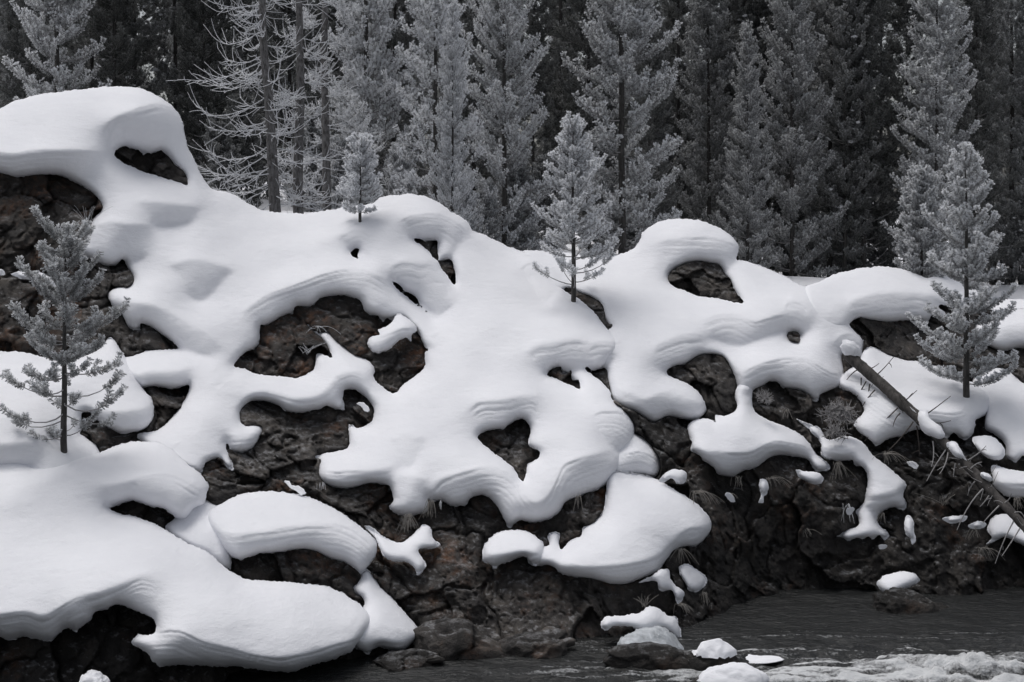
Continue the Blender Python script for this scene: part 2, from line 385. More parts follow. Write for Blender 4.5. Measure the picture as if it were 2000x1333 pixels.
mass('vast central snowfield draped over boulders with arches, windows and layered lips',
     '-80 260 -80 240 0 212 30 198 75 185 130 178 190 171 240 169 275 173 310 188 340 212 355 235 360 260 367 285 378 310 390 335 400 352 412 368 440 375 463 383 480 394 499 405 532 414 580 417 640 412 688 403 715 400 730 396 742 386 775 381 802 379 829 384 856 396 880 413 890 418 914 434 924 451 944 457 968 470 995 482 1016 490 1034 497 1055 508 1076 526 1082 541 1088 556 1103 568 1124 581 1145 595 1160 610 1172 626 1190 646 1211 667 1210 688 1190 703 1181 718 1160 724 1149 716 1142 720 1154 731 1175 746 1190 764 1195 778 1217 799 1232 817 1241 835 1238 862 1226 876 1213 884 1214 904 1205 922 1184 945 1160 961 1139 968 1118 976 1103 982 1094 1001 1070 1015 1049 1022 1031 1021 1016 1016 995 1033 986 1018 977 1000 965 982 950 970 932 969 920 973 911 986 884 990 860 978 845 982 836 973 833 999 815 1006 776 1006 760 991 768 978 765 960 760 949 749 946 715 946 694 953 663 955 636 946 623 931 622 915 627 899 609 894 636 886 663 881 681 872 682 858 681 829 691 830 697 837 715 831 728 821 730 797 720 784 697 763 686 760 673 762 670 776 672 801 663 800 649 797 638 793 623 800 584 806 560 805 542 792 516 785 489 785 474 795 469 805 470 821 474 830 497 831 513 835 509 850 489 879 466 885 450 876 443 860 442 876 450 894 459 918 453 922 434 905 432 897 413 898 400 905 392 925 340 905 300 880 268 855 270 848 304 842 324 828 341 811 358 788 368 764 370 752 354 756 334 760 314 757 290 756 272 759 245 730 228 705 257 696 287 685 321 683 349 681 338 669 314 653 290 637 273 632 273 646 250 639 245 626 233 602 223 607 216 592 211 575 230 560 253 560 262 545 250 524 240 506 226 518 203 519 182 507 169 504 154 490 168 460 184 428 200 408 194 394 181 378 163 365 142 355 113 343 87 342 53 344 32 346 0 339 -80 335',
     ['223 302 228 293 242 287 260 292 273 296 280 304 286 298 297 300 314 294 326 305 339 318 344 326 355 331 364 347 365 363 355 357 331 351 302 342 276 334 249 322 231 311',
      '684 495 694 485 703 486 698 500 701 506 692 502',
      '805 469 820 467 832 473 853 470 855 494 859 509 877 507 886 518 888 557 868 530 850 506 826 482',
      '766 548 781 558 790 568 811 580 822 597 836 610 846 619 826 606 799 584 775 563',
      '457 714 466 701 478 689 499 680 506 668 509 635 520 636 535 629 559 615 571 614 577 599 607 599 628 582 658 577 676 578 703 587 709 602 721 614 739 618 748 629 757 621 766 626 785 622 814 647 826 671 832 681 841 683 830 689 829 716 811 734 790 750 770 768 741 752 728 734 732 726 728 713 715 703 695 694 679 683 655 664 640 648 625 650 610 640 596 631 600 640 618 655 636 672 646 690 650 700 635 694 619 692 616 710 613 722 583 737 544 736 502 730 480 722',
      '933 853 947 844 974 839 980 841 995 829 1022 818 1031 829 1037 844 1032 868 1043 877 1055 883 1052 895 1040 902 1031 910 1025 934 1020 941 1014 934 1007 919 986 901 965 886 947 871',
      '1067 730 1094 716 1097 730 1106 728 1118 721 1115 733 1118 743 1130 742 1132 760 1112 751 1088 740'],
     lift=0, cat='snowfield', name='snowfield')
mass('angular snow lump bridging the dark rock under the big arch',
     '775 612 790 618 814 638 815 647 805 653 802 668 793 660 772 671 760 683 742 690 724 684 718 668 727 657 742 653 739 645 754 638 769 626', lift=.06, e=.9, cat='snow lump', name='snow_lump')
mass('small snow dab on rock below the snow beam with two drips', '697 789 708 786 716 792 722 800 720 805 712 803 706 795', e=.3, cat='snow patch', name='snow_patch')
mass('little double snow patch on bare rock above the big curled cap', '555 942 563 940 570 948 585 950 594 956 598 964 588 967 578 960 565 952', e=.35, cat='snow patch', name='snow_patch')
mass('thin snow cover on the block of rock beside the frosted sapling', '22 536 40 531 70 531 90 536 104 548 112 560 95 560 70 548 40 544', e=.4, cat='snow patch', name='snow_patch')
mass('tiny snow dab on the rock edge at the foot of the brown cliff wall', '-20 530 0 527 9 531 8 538 -20 540', e=.3, cat='snow patch', name='snow_patch')
mass('Y shaped snow strand on the rusty rock right of the big curled cap',
     '712 1029 725 1030 745 1045 762 1055 782 1061 799 1051 817 1033 828 1025 843 1033 845 1051 862 1065 848 1071 831 1072 817 1074 822 1088 833 1102 825 1117 814 1125 810 1111 794 1099 768 1097 751 1088 742 1074 733 1053', lift=.05, e=.7, cat='snow strand', name='snow_strand')
mass('smooth snow drift around the sapling foot with a rounded tongue beside it',
     '-80 690 0 686 44 689 95 700 140 705 192 683 216 659 228 672 236 686 246 700 262 732 280 761 297 777 301 794 299 818 287 835 263 845 236 847 209 835 189 821 179 808 160 806 162 835 156 848 170 856 190 874 200 905 100 940 60 925 18 930 -80 935', lift=.1, cat='snow drift', name='snow_drift')
mass('rounded snow cap with a pointed tip sliding off the lower rock',
     '713 1110 728 1126 745 1148 771 1174 797 1203 814 1223 824 1236 820 1246 802 1260 785 1275 765 1272 745 1265 728 1269 720 1280 707 1272 690 1262 690 1230 700 1200 713 1180 707 1166 696 1163 690 1148 699 1138', lift=.05)
mass('big curled snow cap overhanging a rust stained rock face',
     '403 1005 420 991 440 980 466 967 495 961 524 960 561 962 595 969 624 979 653 993 679 1009 705 1029 725 1046 737 1065 733 1088 722 1102 713 1114 705 1125 699 1117 687 1107 670 1098 644 1091 624 1081 601 1075 572 1075 538 1081 506 1082 486 1089 469 1094 452 1087 437 1071 426 1053 412 1035', lift=.2)
mass('large smooth snow drift at the waterside with a hooked cap and heavy fringed lip',
     '-80 905 0 903 36 903 87 915 120 905 160 892 199 882 225 872 254 864 283 862 308 865 333 875 362 901 384 919 402 937 409 950 402 970 395 989 380 990 370 1006 359 1017 341 1009 319 995 290 988 266 979 246 982 225 989 208 992 236 1002 268 1011 301 1024 326 1037 362 1058 399 1075 417 1088 437 1107 457 1121 480 1130 503 1133 544 1135 587 1140 630 1145 659 1153 682 1166 705 1183 719 1197 727 1213 722 1229 702 1252 682 1275 647 1289 607 1301 572 1311 529 1311 486 1305 443 1302 400 1301 362 1299 315 1301 301 1292 283 1274 257 1256 268 1241 290 1241 304 1232 301 1212 275 1198 250 1187 232 1181 203 1191 181 1198 178 1212 156 1227 152 1236 134 1227 112 1241 96 1252 72 1249 47 1245 18 1252 0 1247 -80 1245', lift=.25, cat='snow drift', name='snow_drift', jit=1.6)
mass('small rounded snow cap on the rusty rock at the end of the wide shelf',
     '967 1043 982 1037 1006 1035 1030 1040 1048 1050 1060 1062 1062 1080 1055 1100 1042 1104 1030 1088 1015 1088 997 1097 979 1103 965 1113 958 1104 943 1097 940 1088 943 1070 955 1055', lift=.14, e=.9, jit=1.5)
mass('smooth egg shaped snow lump under the right tip of the wide shelf', '1327 1106 1342 1102 1360 1112 1382 1130 1381 1142 1366 1155 1345 1154 1336 1136 1327 1121', e=.8, lift=.05, cat='snow lump', name='snow_lump')
mass('two lobed snow lump hanging below the rim of the wide shelf', '1246 1138 1270 1126 1291 1112 1306 1113 1310 1130 1321 1145 1336 1157 1333 1172 1324 1181 1319 1166 1309 1152 1294 1155 1285 1148 1283 1136 1264 1137', e=.6, lift=.05, cat='snow lump', name='snow_lump')
mass('rime covered snow crust crowning the icicle rock at the river edge',
     '1171 1217 1189 1203 1222 1202 1249 1199 1267 1184 1282 1187 1300 1200 1321 1205 1328 1220 1331 1250 1325 1258 1312 1240 1290 1228 1262 1236 1235 1226 1204 1222 1182 1232', lift=.32, e=.6, jit=2, cat='snow crust', name='snow_crust')

mass('lone oval snow pillow on the dark boulder at the cliff foot', '1712 1140 1723 1127 1745 1119 1774 1117 1792 1125 1797 1134 1781 1145 1763 1153 1749 1163 1734 1163 1720 1154', lift=.42, e=.9)
mass('milky ice bulge hung with icicles over the dark river rock', '1204 1268 1210 1250 1234 1235 1262 1228 1290 1224 1315 1236 1330 1260 1345 1269 1358 1280 1366 1291 1348 1296 1330 1292 1315 1300 1300 1304 1282 1308 1272 1303 1261 1295 1248 1290 1234 1283 1220 1284 1207 1280', lift=.75, e=1.0, jit=2, cat='ice', name='ice_bulge')
mass('long snow lump resting along the middle of the fallen log', '1790 812 1808 801 1817 818 1838 836 1847 854 1838 864 1826 856 1811 850 1797 834', e=.5, onlog=True, cat='snow lump', name='snow_lump')
mass('stubby snow lump on the fallen log below the long lump', '1848 866 1865 863 1874 875 1883 890 1888 902 1874 900 1858 886', e=.5, onlog=True, cat='snow lump', name='snow_lump')
mass('thin snow strip on the upper half of the fallen log', '1712 742 1726 750 1748 770 1768 788 1790 806 1786 812 1764 796 1740 774 1720 756', e=.3, onlog=True, cat='snow lump', name='snow_lump')
# layered lips: top line | bottom line
LIPS = [tuple(P(h) for h in s.split('|')) for s in [
 '205 255 215 235 240 222 275 212 310 205 338 215|222 300 228 290 242 284 275 290 314 290 345 318',
 '-80 300 0 300 25 303 60 296 100 294 150 296 205 298|-80 338 0 339 32 346 53 344 87 342 113 343 175 372',
 '184 440 215 433 250 438 297 440|152 489 182 507 226 515 290 500',
 '268 392 300 395 340 398 390 405|290 425 300 436 340 438 380 430',
 '335 518 370 508 410 512 455 530|352 545 370 575 395 583 425 560',
 '225 575 260 590 310 600 350 620 400 650 430 680|223 607 245 626 290 637 338 669 360 680 420 700',
 '475 610 505 590 530 575 560 565 600 550 640 535 680 528 710 530 740 543 770 560|460 705 506 662 535 629 572 610 610 598 635 580 676 577 706 590 745 622 785 622',
 '762 525 775 513 800 511 820 515 845 512 858 530 880 565|766 548 785 565 805 578 822 597 847 618 870 605 890 590',
 '660 465 680 452 705 447 722 455|684 492 694 485 704 487 722 500',
 '778 435 800 425 840 420 870 425 895 440 915 460|802 467 820 467 853 470 870 505 880 500 895 480',
 '915 800 935 785 970 782 1000 778 1030 772 1050 775 1058 800|933 850 955 842 980 840 1000 827 1022 818 1036 835 1042 855',
 '826 965 845 955 865 935 900 925 950 912 985 918 1010 938 1025 968 1048 985 1072 970 1090 938 1100 912 1130 898 1170 885 1212 876|836 975 860 980 900 988 925 972 950 970 972 990 990 1028 1010 1020 1049 1022 1085 1008 1103 985 1118 977 1140 968 1184 945 1214 906',
 '1158 810 1180 803 1210 805 1238 825|1165 835 1185 860 1205 876 1235 866',
 '1030 690 1045 675 1085 668 1115 662 1147 664|1040 705 1066 730 1094 716 1118 720 1142 716',
 '1152 674 1170 668 1211 670|1149 714 1165 722 1207 693',
 '1015 525 1035 515 1060 520 1080 535|1040 555 1055 580 1068 585 1086 558',
 '762 862 785 848 815 852 832 860|775 890 790 908 798 911 814 898',
 '480 772 510 762 545 768 580 778 620 775 645 755 660 735 690 728 718 738|472 800 500 785 540 790 575 806 620 800 645 794 672 763 695 763 724 788',
 '630 922 663 923 741 918 778 907|630 942 663 955 715 946 765 947',
 '775 930 800 930 832 940|765 1002 800 1006 834 999',
 '255 738 300 725 340 725 374 720|270 759 310 757 340 759 370 751',
 '450 850 480 850 508 840|455 880 480 882 508 852',
 '192 951 254 940 290 928 319 924 348 931 377 948 404 962|208 991 250 981 290 988 320 995 359 1017 382 992 400 980',
 '420 1038 457 1045 495 1042 538 1036 578 1028 630 1025 659 1026 687 1036 713 1056 733 1076|430 1060 468 1094 506 1082 540 1081 575 1075 624 1081 670 1098 703 1122 712 1115 730 1092',
 '-80 1200 0 1201 47 1194 83 1205 120 1187 152 1169 203 1154 236 1140 268 1124 297 1125 318 1145|-80 1246 0 1247 47 1245 96 1252 134 1228 156 1227 203 1191 240 1182 275 1198 301 1212 308 1228',
 '275 1240 312 1234 348 1234 400 1256 443 1266 486 1280 529 1286 561 1285 601 1278 653 1262 696 1249 722 1228|270 1262 315 1301 362 1299 400 1301 443 1302 486 1305 529 1311 572 1311 607 1301 660 1285 702 1253 726 1220',
 '722 1262 745 1250 774 1256 802 1252 823 1238|722 1278 745 1266 770 1273 788 1274 822 1244',
 '1082 1098 1105 1101 1135 1107 1174 1107 1210 1104 1255 1097 1285 1085 1306 1067 1324 1046 1345 1034 1372 1029 1390 1026|1085 1110 1105 1125 1140 1130 1175 1138 1213 1142 1260 1129 1290 1108 1310 1082 1325 1070 1350 1069 1372 1058 1388 1038',
 '945 1082 979 1082 1006 1079 1030 1076 1060 1070|943 1098 965 1113 990 1099 1015 1088 1035 1102 1058 1098',
 '1282 475 1315 466 1360 463 1396 466 1420 472 1443 482|1300 545 1320 524 1357 511 1392 515 1415 527 1438 508',
 '1372 628 1396 619 1420 614 1444 619 1474 631 1504 622 1539 613|1378 661 1400 662 1429 670 1450 672 1474 664 1510 649 1541 642',
 '1276 676 1306 664 1336 655 1360 655 1380 660|1276 706 1300 726 1330 713 1357 703 1374 688',
 '1536 598 1543 588 1564 592 1582 610 1587 622|1538 640 1543 648 1552 650 1564 652 1586 638',
 '1628 672 1648 655 1672 655 1690 670|1640 693 1655 692 1668 703 1687 688',
 '1448 732 1474 718 1504 706 1540 701 1576 704 1600 718 1624 730 1649 733|1445 765 1470 766 1500 745 1517 747 1545 760 1580 776 1600 776 1646 752',
 '1200 762 1230 765 1260 780 1300 765 1330 775 1379 790|1220 800 1250 815 1285 826 1300 815 1345 822 1377 806',
 '1347 869 1376 879 1409 884 1443 886 1470 884 1494 872 1517 864 1551 869 1583 877|1350 880 1372 899 1400 926 1436 930 1473 916 1500 897 1520 890 1550 893 1583 906',
 '1655 592 1685 580 1730 572 1790 572 1835 581|1656 630 1690 625 1730 629 1790 624 1822 616',
 '1680 750 1720 775 1760 800 1811 805 1877 806 1900 775 1936 772|1684 846 1712 871 1745 856 1790 839 1850 856 1890 856 1932 800',
 '1920 642 1960 637 2000 632 2090 632|1925 668 1958 686 2000 680 2090 690',
 '1604 876 1640 880 1670 878|1612 896 1640 901 1668 906',
 '1690 965 1730 965 1769 950|1682 990 1722 1000 1768 996',
 '-80 868 0 868 40 865 86 860|-80 915 0 912 40 910 80 900',
 '1205 892 1250 885 1291 902|1205 928 1250 932 1286 930',
 '185 800 230 805 270 800 301 790|190 822 225 845 263 845 298 818',
 '1940 942 2000 945 2090 945|1946 957 2000 972 2090 984',
 '1925 800 1960 812 1990 820|1930 842 1955 860 1985 890',
 '725 668 755 655 790 640 815 642|726 684 745 690 775 670 812 652',
]]

CREST = P('-80 235 0 210 75 183 190 169 250 168 310 185 345 212 360 250 380 312 412 366 499 403 580 415 688 402 740 385 802 377 856 394 924 449 1034 493 1095 490 1170 503 1235 487 1255 453 1290 431 1340 426 1400 441 1443 480 1450 507 1510 527 1575 560 1634 533 1706 520 1772 528 1811 541 1865 542 1922 566 1949 606 2000 601 2090 603')
SHORE = P('-80 1410 300 1385 600 1345 720 1315 820 1285 1000 1287 1180 1275 1330 1262 1372 1235 1420 1200 1520 1192 1700 1178 1850 1168 2090 1158')

CTRL = np.array([float(t) for t in '''
0 1400 16.0  300 1380 16.3  600 1345 16.95  720 1312 17.58  820 1283 18.15  1000 1285 18.1  1180 1273 18.36 1330 1260 18.65 1368 1235 19.2 1420 1200 20.1 1520 1192 20.3 1700 1178 20.7 1850 1168 20.95 2080 1158 21.2
-80 1400 15.9 1000 1400 17.8 1500 1400 19.8 2080 1400 20.6 -80 1200 17.0 -80 900 18.9 -80 600 22.3 -80 400 23.5 -80 240 25.0 2080 1000 21.8 2080 800 23.3 2080 640 26.5 2080 600 27.5
1340 1100 19.2 1360 1180 19.0 1500 1100 22.6 1450 1135 22.6 1600 1130 22.4 1420 1060 21.6 1560 1020 21.4 1700 1080 21.2 1950 1050 21.5 1950 900 22.5 1750 850 22.6 1750 720 24.3 1930 720 24.8 1950 610 27.3 1730 525 27.5 1850 545 27.5
240 170 25.5 0 212 25.2 350 230 25.6 410 368 26.0 500 405 26.6 600 416 27 720 400 26.6 800 380 25.8 920 450 26.2 1040 498 26.6 1120 583 24.6 1340 430 26.4 1250 475 26.8 1100 492 28.0 1560 556 25.6 1450 510 26.0
0 420 23.7 100 600 22.2 0 800 19.6 130 870 19.4 350 700 22 400 500 24.6 700 520 24.5 650 680 22.9 600 900 21.0 580 1000 19.0 100 1000 18.3 300 1100 17.7 550 1200 17.1 150 1240 17.0 500 1300 16.9 760 1200 18.2
900 700 22.9 950 950 20.2 1000 880 20.8 1100 800 21.5 1130 940 20.0 1250 1000 19.4 1200 1130 18.8 900 1100 19.6 1000 1200 18.7 1300 660 23.4 1300 820 21.9 1500 600 24.6 1550 720 23.2 1450 870 21.9 1650 650 24.3 1480 960 21.8 1740 950 21.7'''.split()]).reshape(-1, 3)

# ------------------------------------------------------------------ global grid
H = 2.5
gx = np.arange(-80, 2081, H); gy = np.arange(140, 1401, H)
NX, NY = len(gx), len(gy)
PX, PY = np.meshgrid(gx, gy)

def catmull(p, closed=True, step=2.0):
    n = len(p); out = []
    rng = range(n) if closed else range(n - 1)
    for i in rng:
        if closed: a, b, c, d = p[i - 1], p[i], p[(i + 1) % n], p[(i + 2) % n]
        else: a, b, c, d = p[max(i - 1, 0)], p[i], p[i + 1], p[min(i + 2, n - 1)]
        k = max(2, int(np.linalg.norm(c - b) / step))
        t = (np.arange(k) / k)[:, None]
        # centripetal-ish: limit tangents so that short and long spans mix well
        L = np.linalg.norm(c - b)
        m1 = (c - a) / (np.linalg.norm(c - b) + np.linalg.norm(b - a) + 1e-6) * L
        m2 = (d - b) / (np.linalg.norm(d - c) + np.linalg.norm(c - b) + 1e-6) * L
        t2, t3 = t * t, t * t * t
        out.append((2 * t3 - 3 * t2 + 1) * b + (t3 - 2 * t2 + t) * m1 + (-2 * t3 + 3 * t2) * c + (t3 - t2) * m2)
    if not closed: out.append(p[-1:])
    return np.concatenate(out)

def sdf(polys, x, y, R=96.0):
    """signed distance (positive inside, even-odd) on the regular grid x, y; clipped at R"""
    h = x[1] - x[0]
    nx, ny = len(x), len(y); ins = np.zeros((ny, nx), bool); d2 = np.full((ny, nx), R * R)
    for p in polys:
        q = np.roll(p, -1, 0)
        for (ax, ay), (bx, by) in zip(p, q):
            y0, y1 = min(ay, by), max(ay, by)
            j0 = int(np.ceil((y0 - y[0]) / h)); j1 = int(np.ceil((y1 - y[0]) / h))
            for j in range(max(j0, 0), min(j1, ny)):
                xi = ax + (y[j] - ay) / (by - ay) * (bx - ax)
                k = int(np.ceil((xi - x[0]) / h))
                if k > 0: ins[j, :min(k, nx)] ^= True
            i0 = max(0, int((min(ax, bx) - R - x[0]) / h)); i1 = min(nx, int((max(ax, bx) + R - x[0]) / h) + 1)
            j0 = max(0, int((y0 - R - y[0]) / h)); j1 = min(ny, int((y1 + R - y[0]) / h) + 1)
            if i1 <= i0 or j1 <= j0: continue
            X = x[None, i0:i1]; Yv = y[j0:j1, None]
            ex, ey = bx - ax, by - ay; L2 = ex * ex + ey * ey + 1e-9
            t = np.clip(((X - ax) * ex + (Yv - ay) * ey) / L2, 0, 1)
            dd = (X - ax - t * ex) ** 2 + (Yv - ay - t * ey) ** 2
            np.minimum(d2[j0:j1, i0:i1], dd, out=d2[j0:j1, i0:i1])
    d = np.sqrt(d2)
    return np.where(ins, d, -d)

def bil(A, px, py):
    u = np.clip((px - gx[0]) / H, 0, NX - 1.001); v = np.clip((py - gy[0]) / H, 0, NY - 1.001)
    i = u.astype(int); j = v.astype(int); fu = u - i; fv = v - j
    return (A[j, i] * (1 - fu) + A[j, i + 1] * fu) * (1 - fv) + (A[j + 1, i] * (1 - fu) + A[j + 1, i + 1] * fu) * fv

# base depth from the control points (thin plate spline)
def tps(C, X, Y_):
    p = C[:, :2] / 1000.0; n = len(p)
    def U(r2): return np.where(r2 > 0, r2 * np.log(r2 + 1e-12), 0)
    K = U(((p[:, None] - p[None]) ** 2).sum(-1)) + np.eye(n) * 1e-3
    Pm = np.c_[np.ones(n), p]
    A = np.block([[K, Pm], [Pm.T, np.zeros((3, 3))]])
    w = np.linalg.solve(A, np.r_[C[:, 2], 0, 0, 0])
    q = np.stack([X, Y_], -1).reshape(-1, 2) / 1000.0
    r = np.zeros(len(q))
    for k in range(n): r += w[k] * U(((q - p[k]) ** 2).sum(-1))
    r += w[n] + q @ w[n + 1:n + 3]
    return r.reshape(X.shape)
cxs = np.arange(-80, 2101, 20.0); cys = np.arange(140, 1421, 20.0)
CXg, CYg = np.meshgrid(cxs, cys)
BC = tps(CTRL, CXg, CYg)
def upsample(A):
    u = (gx - cxs[0]) / 20; v = (gy - cys[0]) / 20
    i = np.clip(u.astype(int), 0, A.shape[1] - 2); j = np.clip(v.astype(int), 0, A.shape[0] - 2)
    fu = (u - i)[None]; fv = (v - j)[:, None]
    return (A[np.ix_(j, i)] * (1 - fu) + A[np.ix_(j, i + 1)] * fu) * (1 - fv) + (A[np.ix_(j + 1, i)] * (1 - fu) + A[np.ix_(j + 1, i + 1)] * fu) * fv
BASE = blur(upsample(BC), 5, 2)

# signed distance of every snow mass
for k, m in enumerate(MASS):
    if m['e'] < .55: m['lift'] += .07
    polys = [catmull(m['poly'])] + [catmull(h) for h in m['holes']]
    out = []
    for p in polys:                        # small irregularities along the edge
        q = np.concatenate([p / 16.0, np.full((len(p), 1), k * 3.7)], 1)
        j = np.stack([vnoise(q, 11), vnoise(q, 12)], 1) * 1.0 + np.stack([vnoise(q * 3.1, 13), vnoise(q * 3.1, 14)], 1) * .9
        j = j + np.stack([vnoise(q * 6.3, 15), vnoise(q * 6.3, 16) * 1.6], 1) * .75
        out.append(p + j * m['jit'])
    x0, x1 = m['poly'][:, 0].min() - 12, m['poly'][:, 0].max() + 12
    y0, y1 = m['poly'][:, 1].min() - 12, m['poly'][:, 1].max() + 12
    i0, i1 = max(0, int((x0 - gx[0]) / H)), min(NX, int((x1 - gx[0]) / H) + 2)
    j0, j1 = max(0, int((y0 - gy[0]) / H)), min(NY, int((y1 - gy[0]) / H) + 2)
    m['win'] = (i0, i1, j0, j1)
    m['polys'] = out
    m['sd'] = sdf(out, gx[i0:i1], gy[j0:j1])
SNOW = np.full((NY, NX), -70.0)
for m in MASS:
    if m['onlog']: continue
    i0, i1, j0, j1 = m['win']; np.maximum(SNOW[j0:j1, i0:i1], m['sd'], out=SNOW[j0:j1, i0:i1])
cre = np.interp(gx, CREST[:, 0], CREST[:, 1]); sho = np.interp(gx, SHORE[:, 0], SHORE[:, 1])

NOLAY = {2, 3, 4, 5, 16, 19, 20, 35, 39, 42, 44, 46}     # plain hollows without wind layers
LIPL = np.zeros((NY, NX))
# lips painted on the grid
LIPD = np.zeros((NY, NX)); LIPS_ = np.full((NY, NX), -1.0); LIPE = np.zeros((NY, NX))
for li, (a, b) in enumerate(LIPS):
    lay = 0.0 if li in NOLAY else 1.0
    A = catmull(a, False, 1.0); Bq = catmull(b, False, 1.0)
    nt_ = int(max(len(A), len(Bq)) * 1.2)
    def rs(p):
        L = np.r_[0, np.cumsum(np.linalg.norm(np.diff(p, axis=0), axis=1))]; t = np.linspace(0, L[-1], nt_)
        return np.stack([np.interp(t, L, p[:, 0]), np.interp(t, L, p[:, 1])], 1)
    A, Bq = rs(A), rs(Bq); hgt = np.linalg.norm(Bq - A, axis=1)
    ns = int(hgt.max() / 1.2) + 3
    s = np.linspace(0, 1.06, ns)[:, None, None]
    pts = A[None] * (1 - s) + Bq[None] * s
    ii = np.rint((pts[..., 0] - gx[0]) / H).astype(int); jj = np.rint((pts[..., 1] - gy[0]) / H).astype(int)
    ok = (ii >= 0) & (ii < NX) & (jj >= 0) & (jj < NY)
    sv = np.broadcast_to(s[..., 0], ii.shape); tv = np.broadcast_to(np.linspace(0, 1, nt_)[None], ii.shape)
    LIPS_[jj[ok], ii[ok]] = sv[ok]
    LIPD[jj[ok], ii[ok]] = (sv * hgt[None])[ok]
    LIPL[jj[ok], ii[ok]] = lay
    LIPE[jj[ok], ii[ok]] = ss(0, .1, np.minimum(tv, 1 - tv))[ok]

# surface slope -> depth (least squares integration)
vfac = (PY - HY) / F
cot = np.full((NY, NX), 0.22)
snow_in = SNOW > 0
cot[snow_in] = 1.75
lip = LIPS_ >= 0
lc = np.interp(LIPS_, [0, .25, .6, 1.06], [0.05, -0.14, -0.40, -0.8])
e_ = LIPE * 0.85 + .15
cot = np.where(lip, lc * e_ + 1.0 * (1 - e_), cot)
gup = BASE / F * cot / (1 + vfac * cot)
gB = -np.gradient(BASE, axis=0) / H
outside = (PY < cre[None] - 2) | (PY > sho[None] + 4)
gup = np.where(outside, gB, gup)
gup = blur(gup, 1, 2)
Gj = -gup * H                                    # change per row downwards
Ge = .5 * (Gj[:-1] + Gj[1:])
div = np.zeros((NY, NX)); div[:-1] += Ge; div[1:] -= Ge
lam = (1 / 45.0) ** 2
rhs = -div + lam * BASE
R2 = np.concatenate([rhs, rhs[::-1]], 0); R2 = np.concatenate([R2, R2[:, ::-1]], 1)
ky = 2 - 2 * np.cos(2 * np.pi * np.arange(2 * NY) / (2 * NY)); kx = 2 - 2 * np.cos(2 * np.pi * np.arange(NX + 1) / (2 * NX))
Fh = np.fft.rfft2(R2) / (ky[:, None] + kx[None] + lam)
SHEET = np.fft.irfft2(Fh, s=R2.shape)[:NY, :NX]
W3 = Wp(PX, PY, SHEET)

# wind layers in the lips
warp = fbm(W3 * 1.2, 3, 31) * 9 + vnoise(W3 * 4.0, 35) * 1.2
uu = LIPD + warp
lines = np.zeros((NY, NX))
for c_, wd_, a_ in ((4, 2.8, 1.3), (11, 2.2, .8), (16.5, 2.4, 1.0), (24.5, 2.0, .5), (33, 3.0, .55), (44, 3.0, .3), (56, 3, .25)):
    mod = ss(-.35, .35, fbm(W3 * 1.1 + c_, 2, 40 + int(c_)))
    lines += a_ * mod * np.exp(-((uu - c_) / wd_) ** 2)
LAY = lines * .021 * np.where(lip, LIPE * LIPL, 0) * ss(-1, 2, LIPD)
LAY += .0022 * np.where(lip, LIPE * LIPL, 0) * (0.5 - 0.5 * np.cos(2 * np.pi * uu / 5.1)) * ss(-.2, .4, fbm(W3 * 1.6, 2, 47))
SNOWFINE = fbm(W3 * 2.2, 3, 51) * .016 + fbm(W3 * 0.7, 2, 57) * .20 + fbm(W3 * 14, 2, 58) * .0028
pf1, pf2, poff = vor(W3 * 1.9 + fbm(W3 * 2.5, 2, 59)[..., None] * .2, 121)      # sparse pits and crumbs on the crust
SNOWFINE = SNOWFINE + np.exp(-(pf1 / .13) ** 2) * np.where(poff > .75, .022, np.where(poff < -.8, -.018, 0))
SURF = SHEET + LAY + SNOWFINE
SMOOTH = blur(SHEET, 9, 2)
LOGA, LOGB = np.array([1648, 686.0]), np.array([2030, 1062.0])
LY0, LY1 = float(bil(SURF, np.array([1660.0]), np.array([705.0]))[0]) + .05, 20.7
tt_ = np.linspace(.06, .95, 60); lp_ = LOGA + (LOGB - LOGA) * tt_[:, None]
sh_ = np.maximum(0, (LY0 + (LY1 - LY0) * tt_ - (bil(SURF, lp_[:, 0], lp_[:, 1]) - .12)).max()); LY0 -= sh_; LY1 -= sh_ * .6   # the log lies on the snow, not in it
LOGD = LY0 + (LY1 - LY0) * ((PX - LOGA[0]) * (LOGB - LOGA)[0] + (PY - LOGA[1]) * (LOGB - LOGA)[1]) / ((LOGB - LOGA) ** 2).sum() - .06 + SNOWFINE

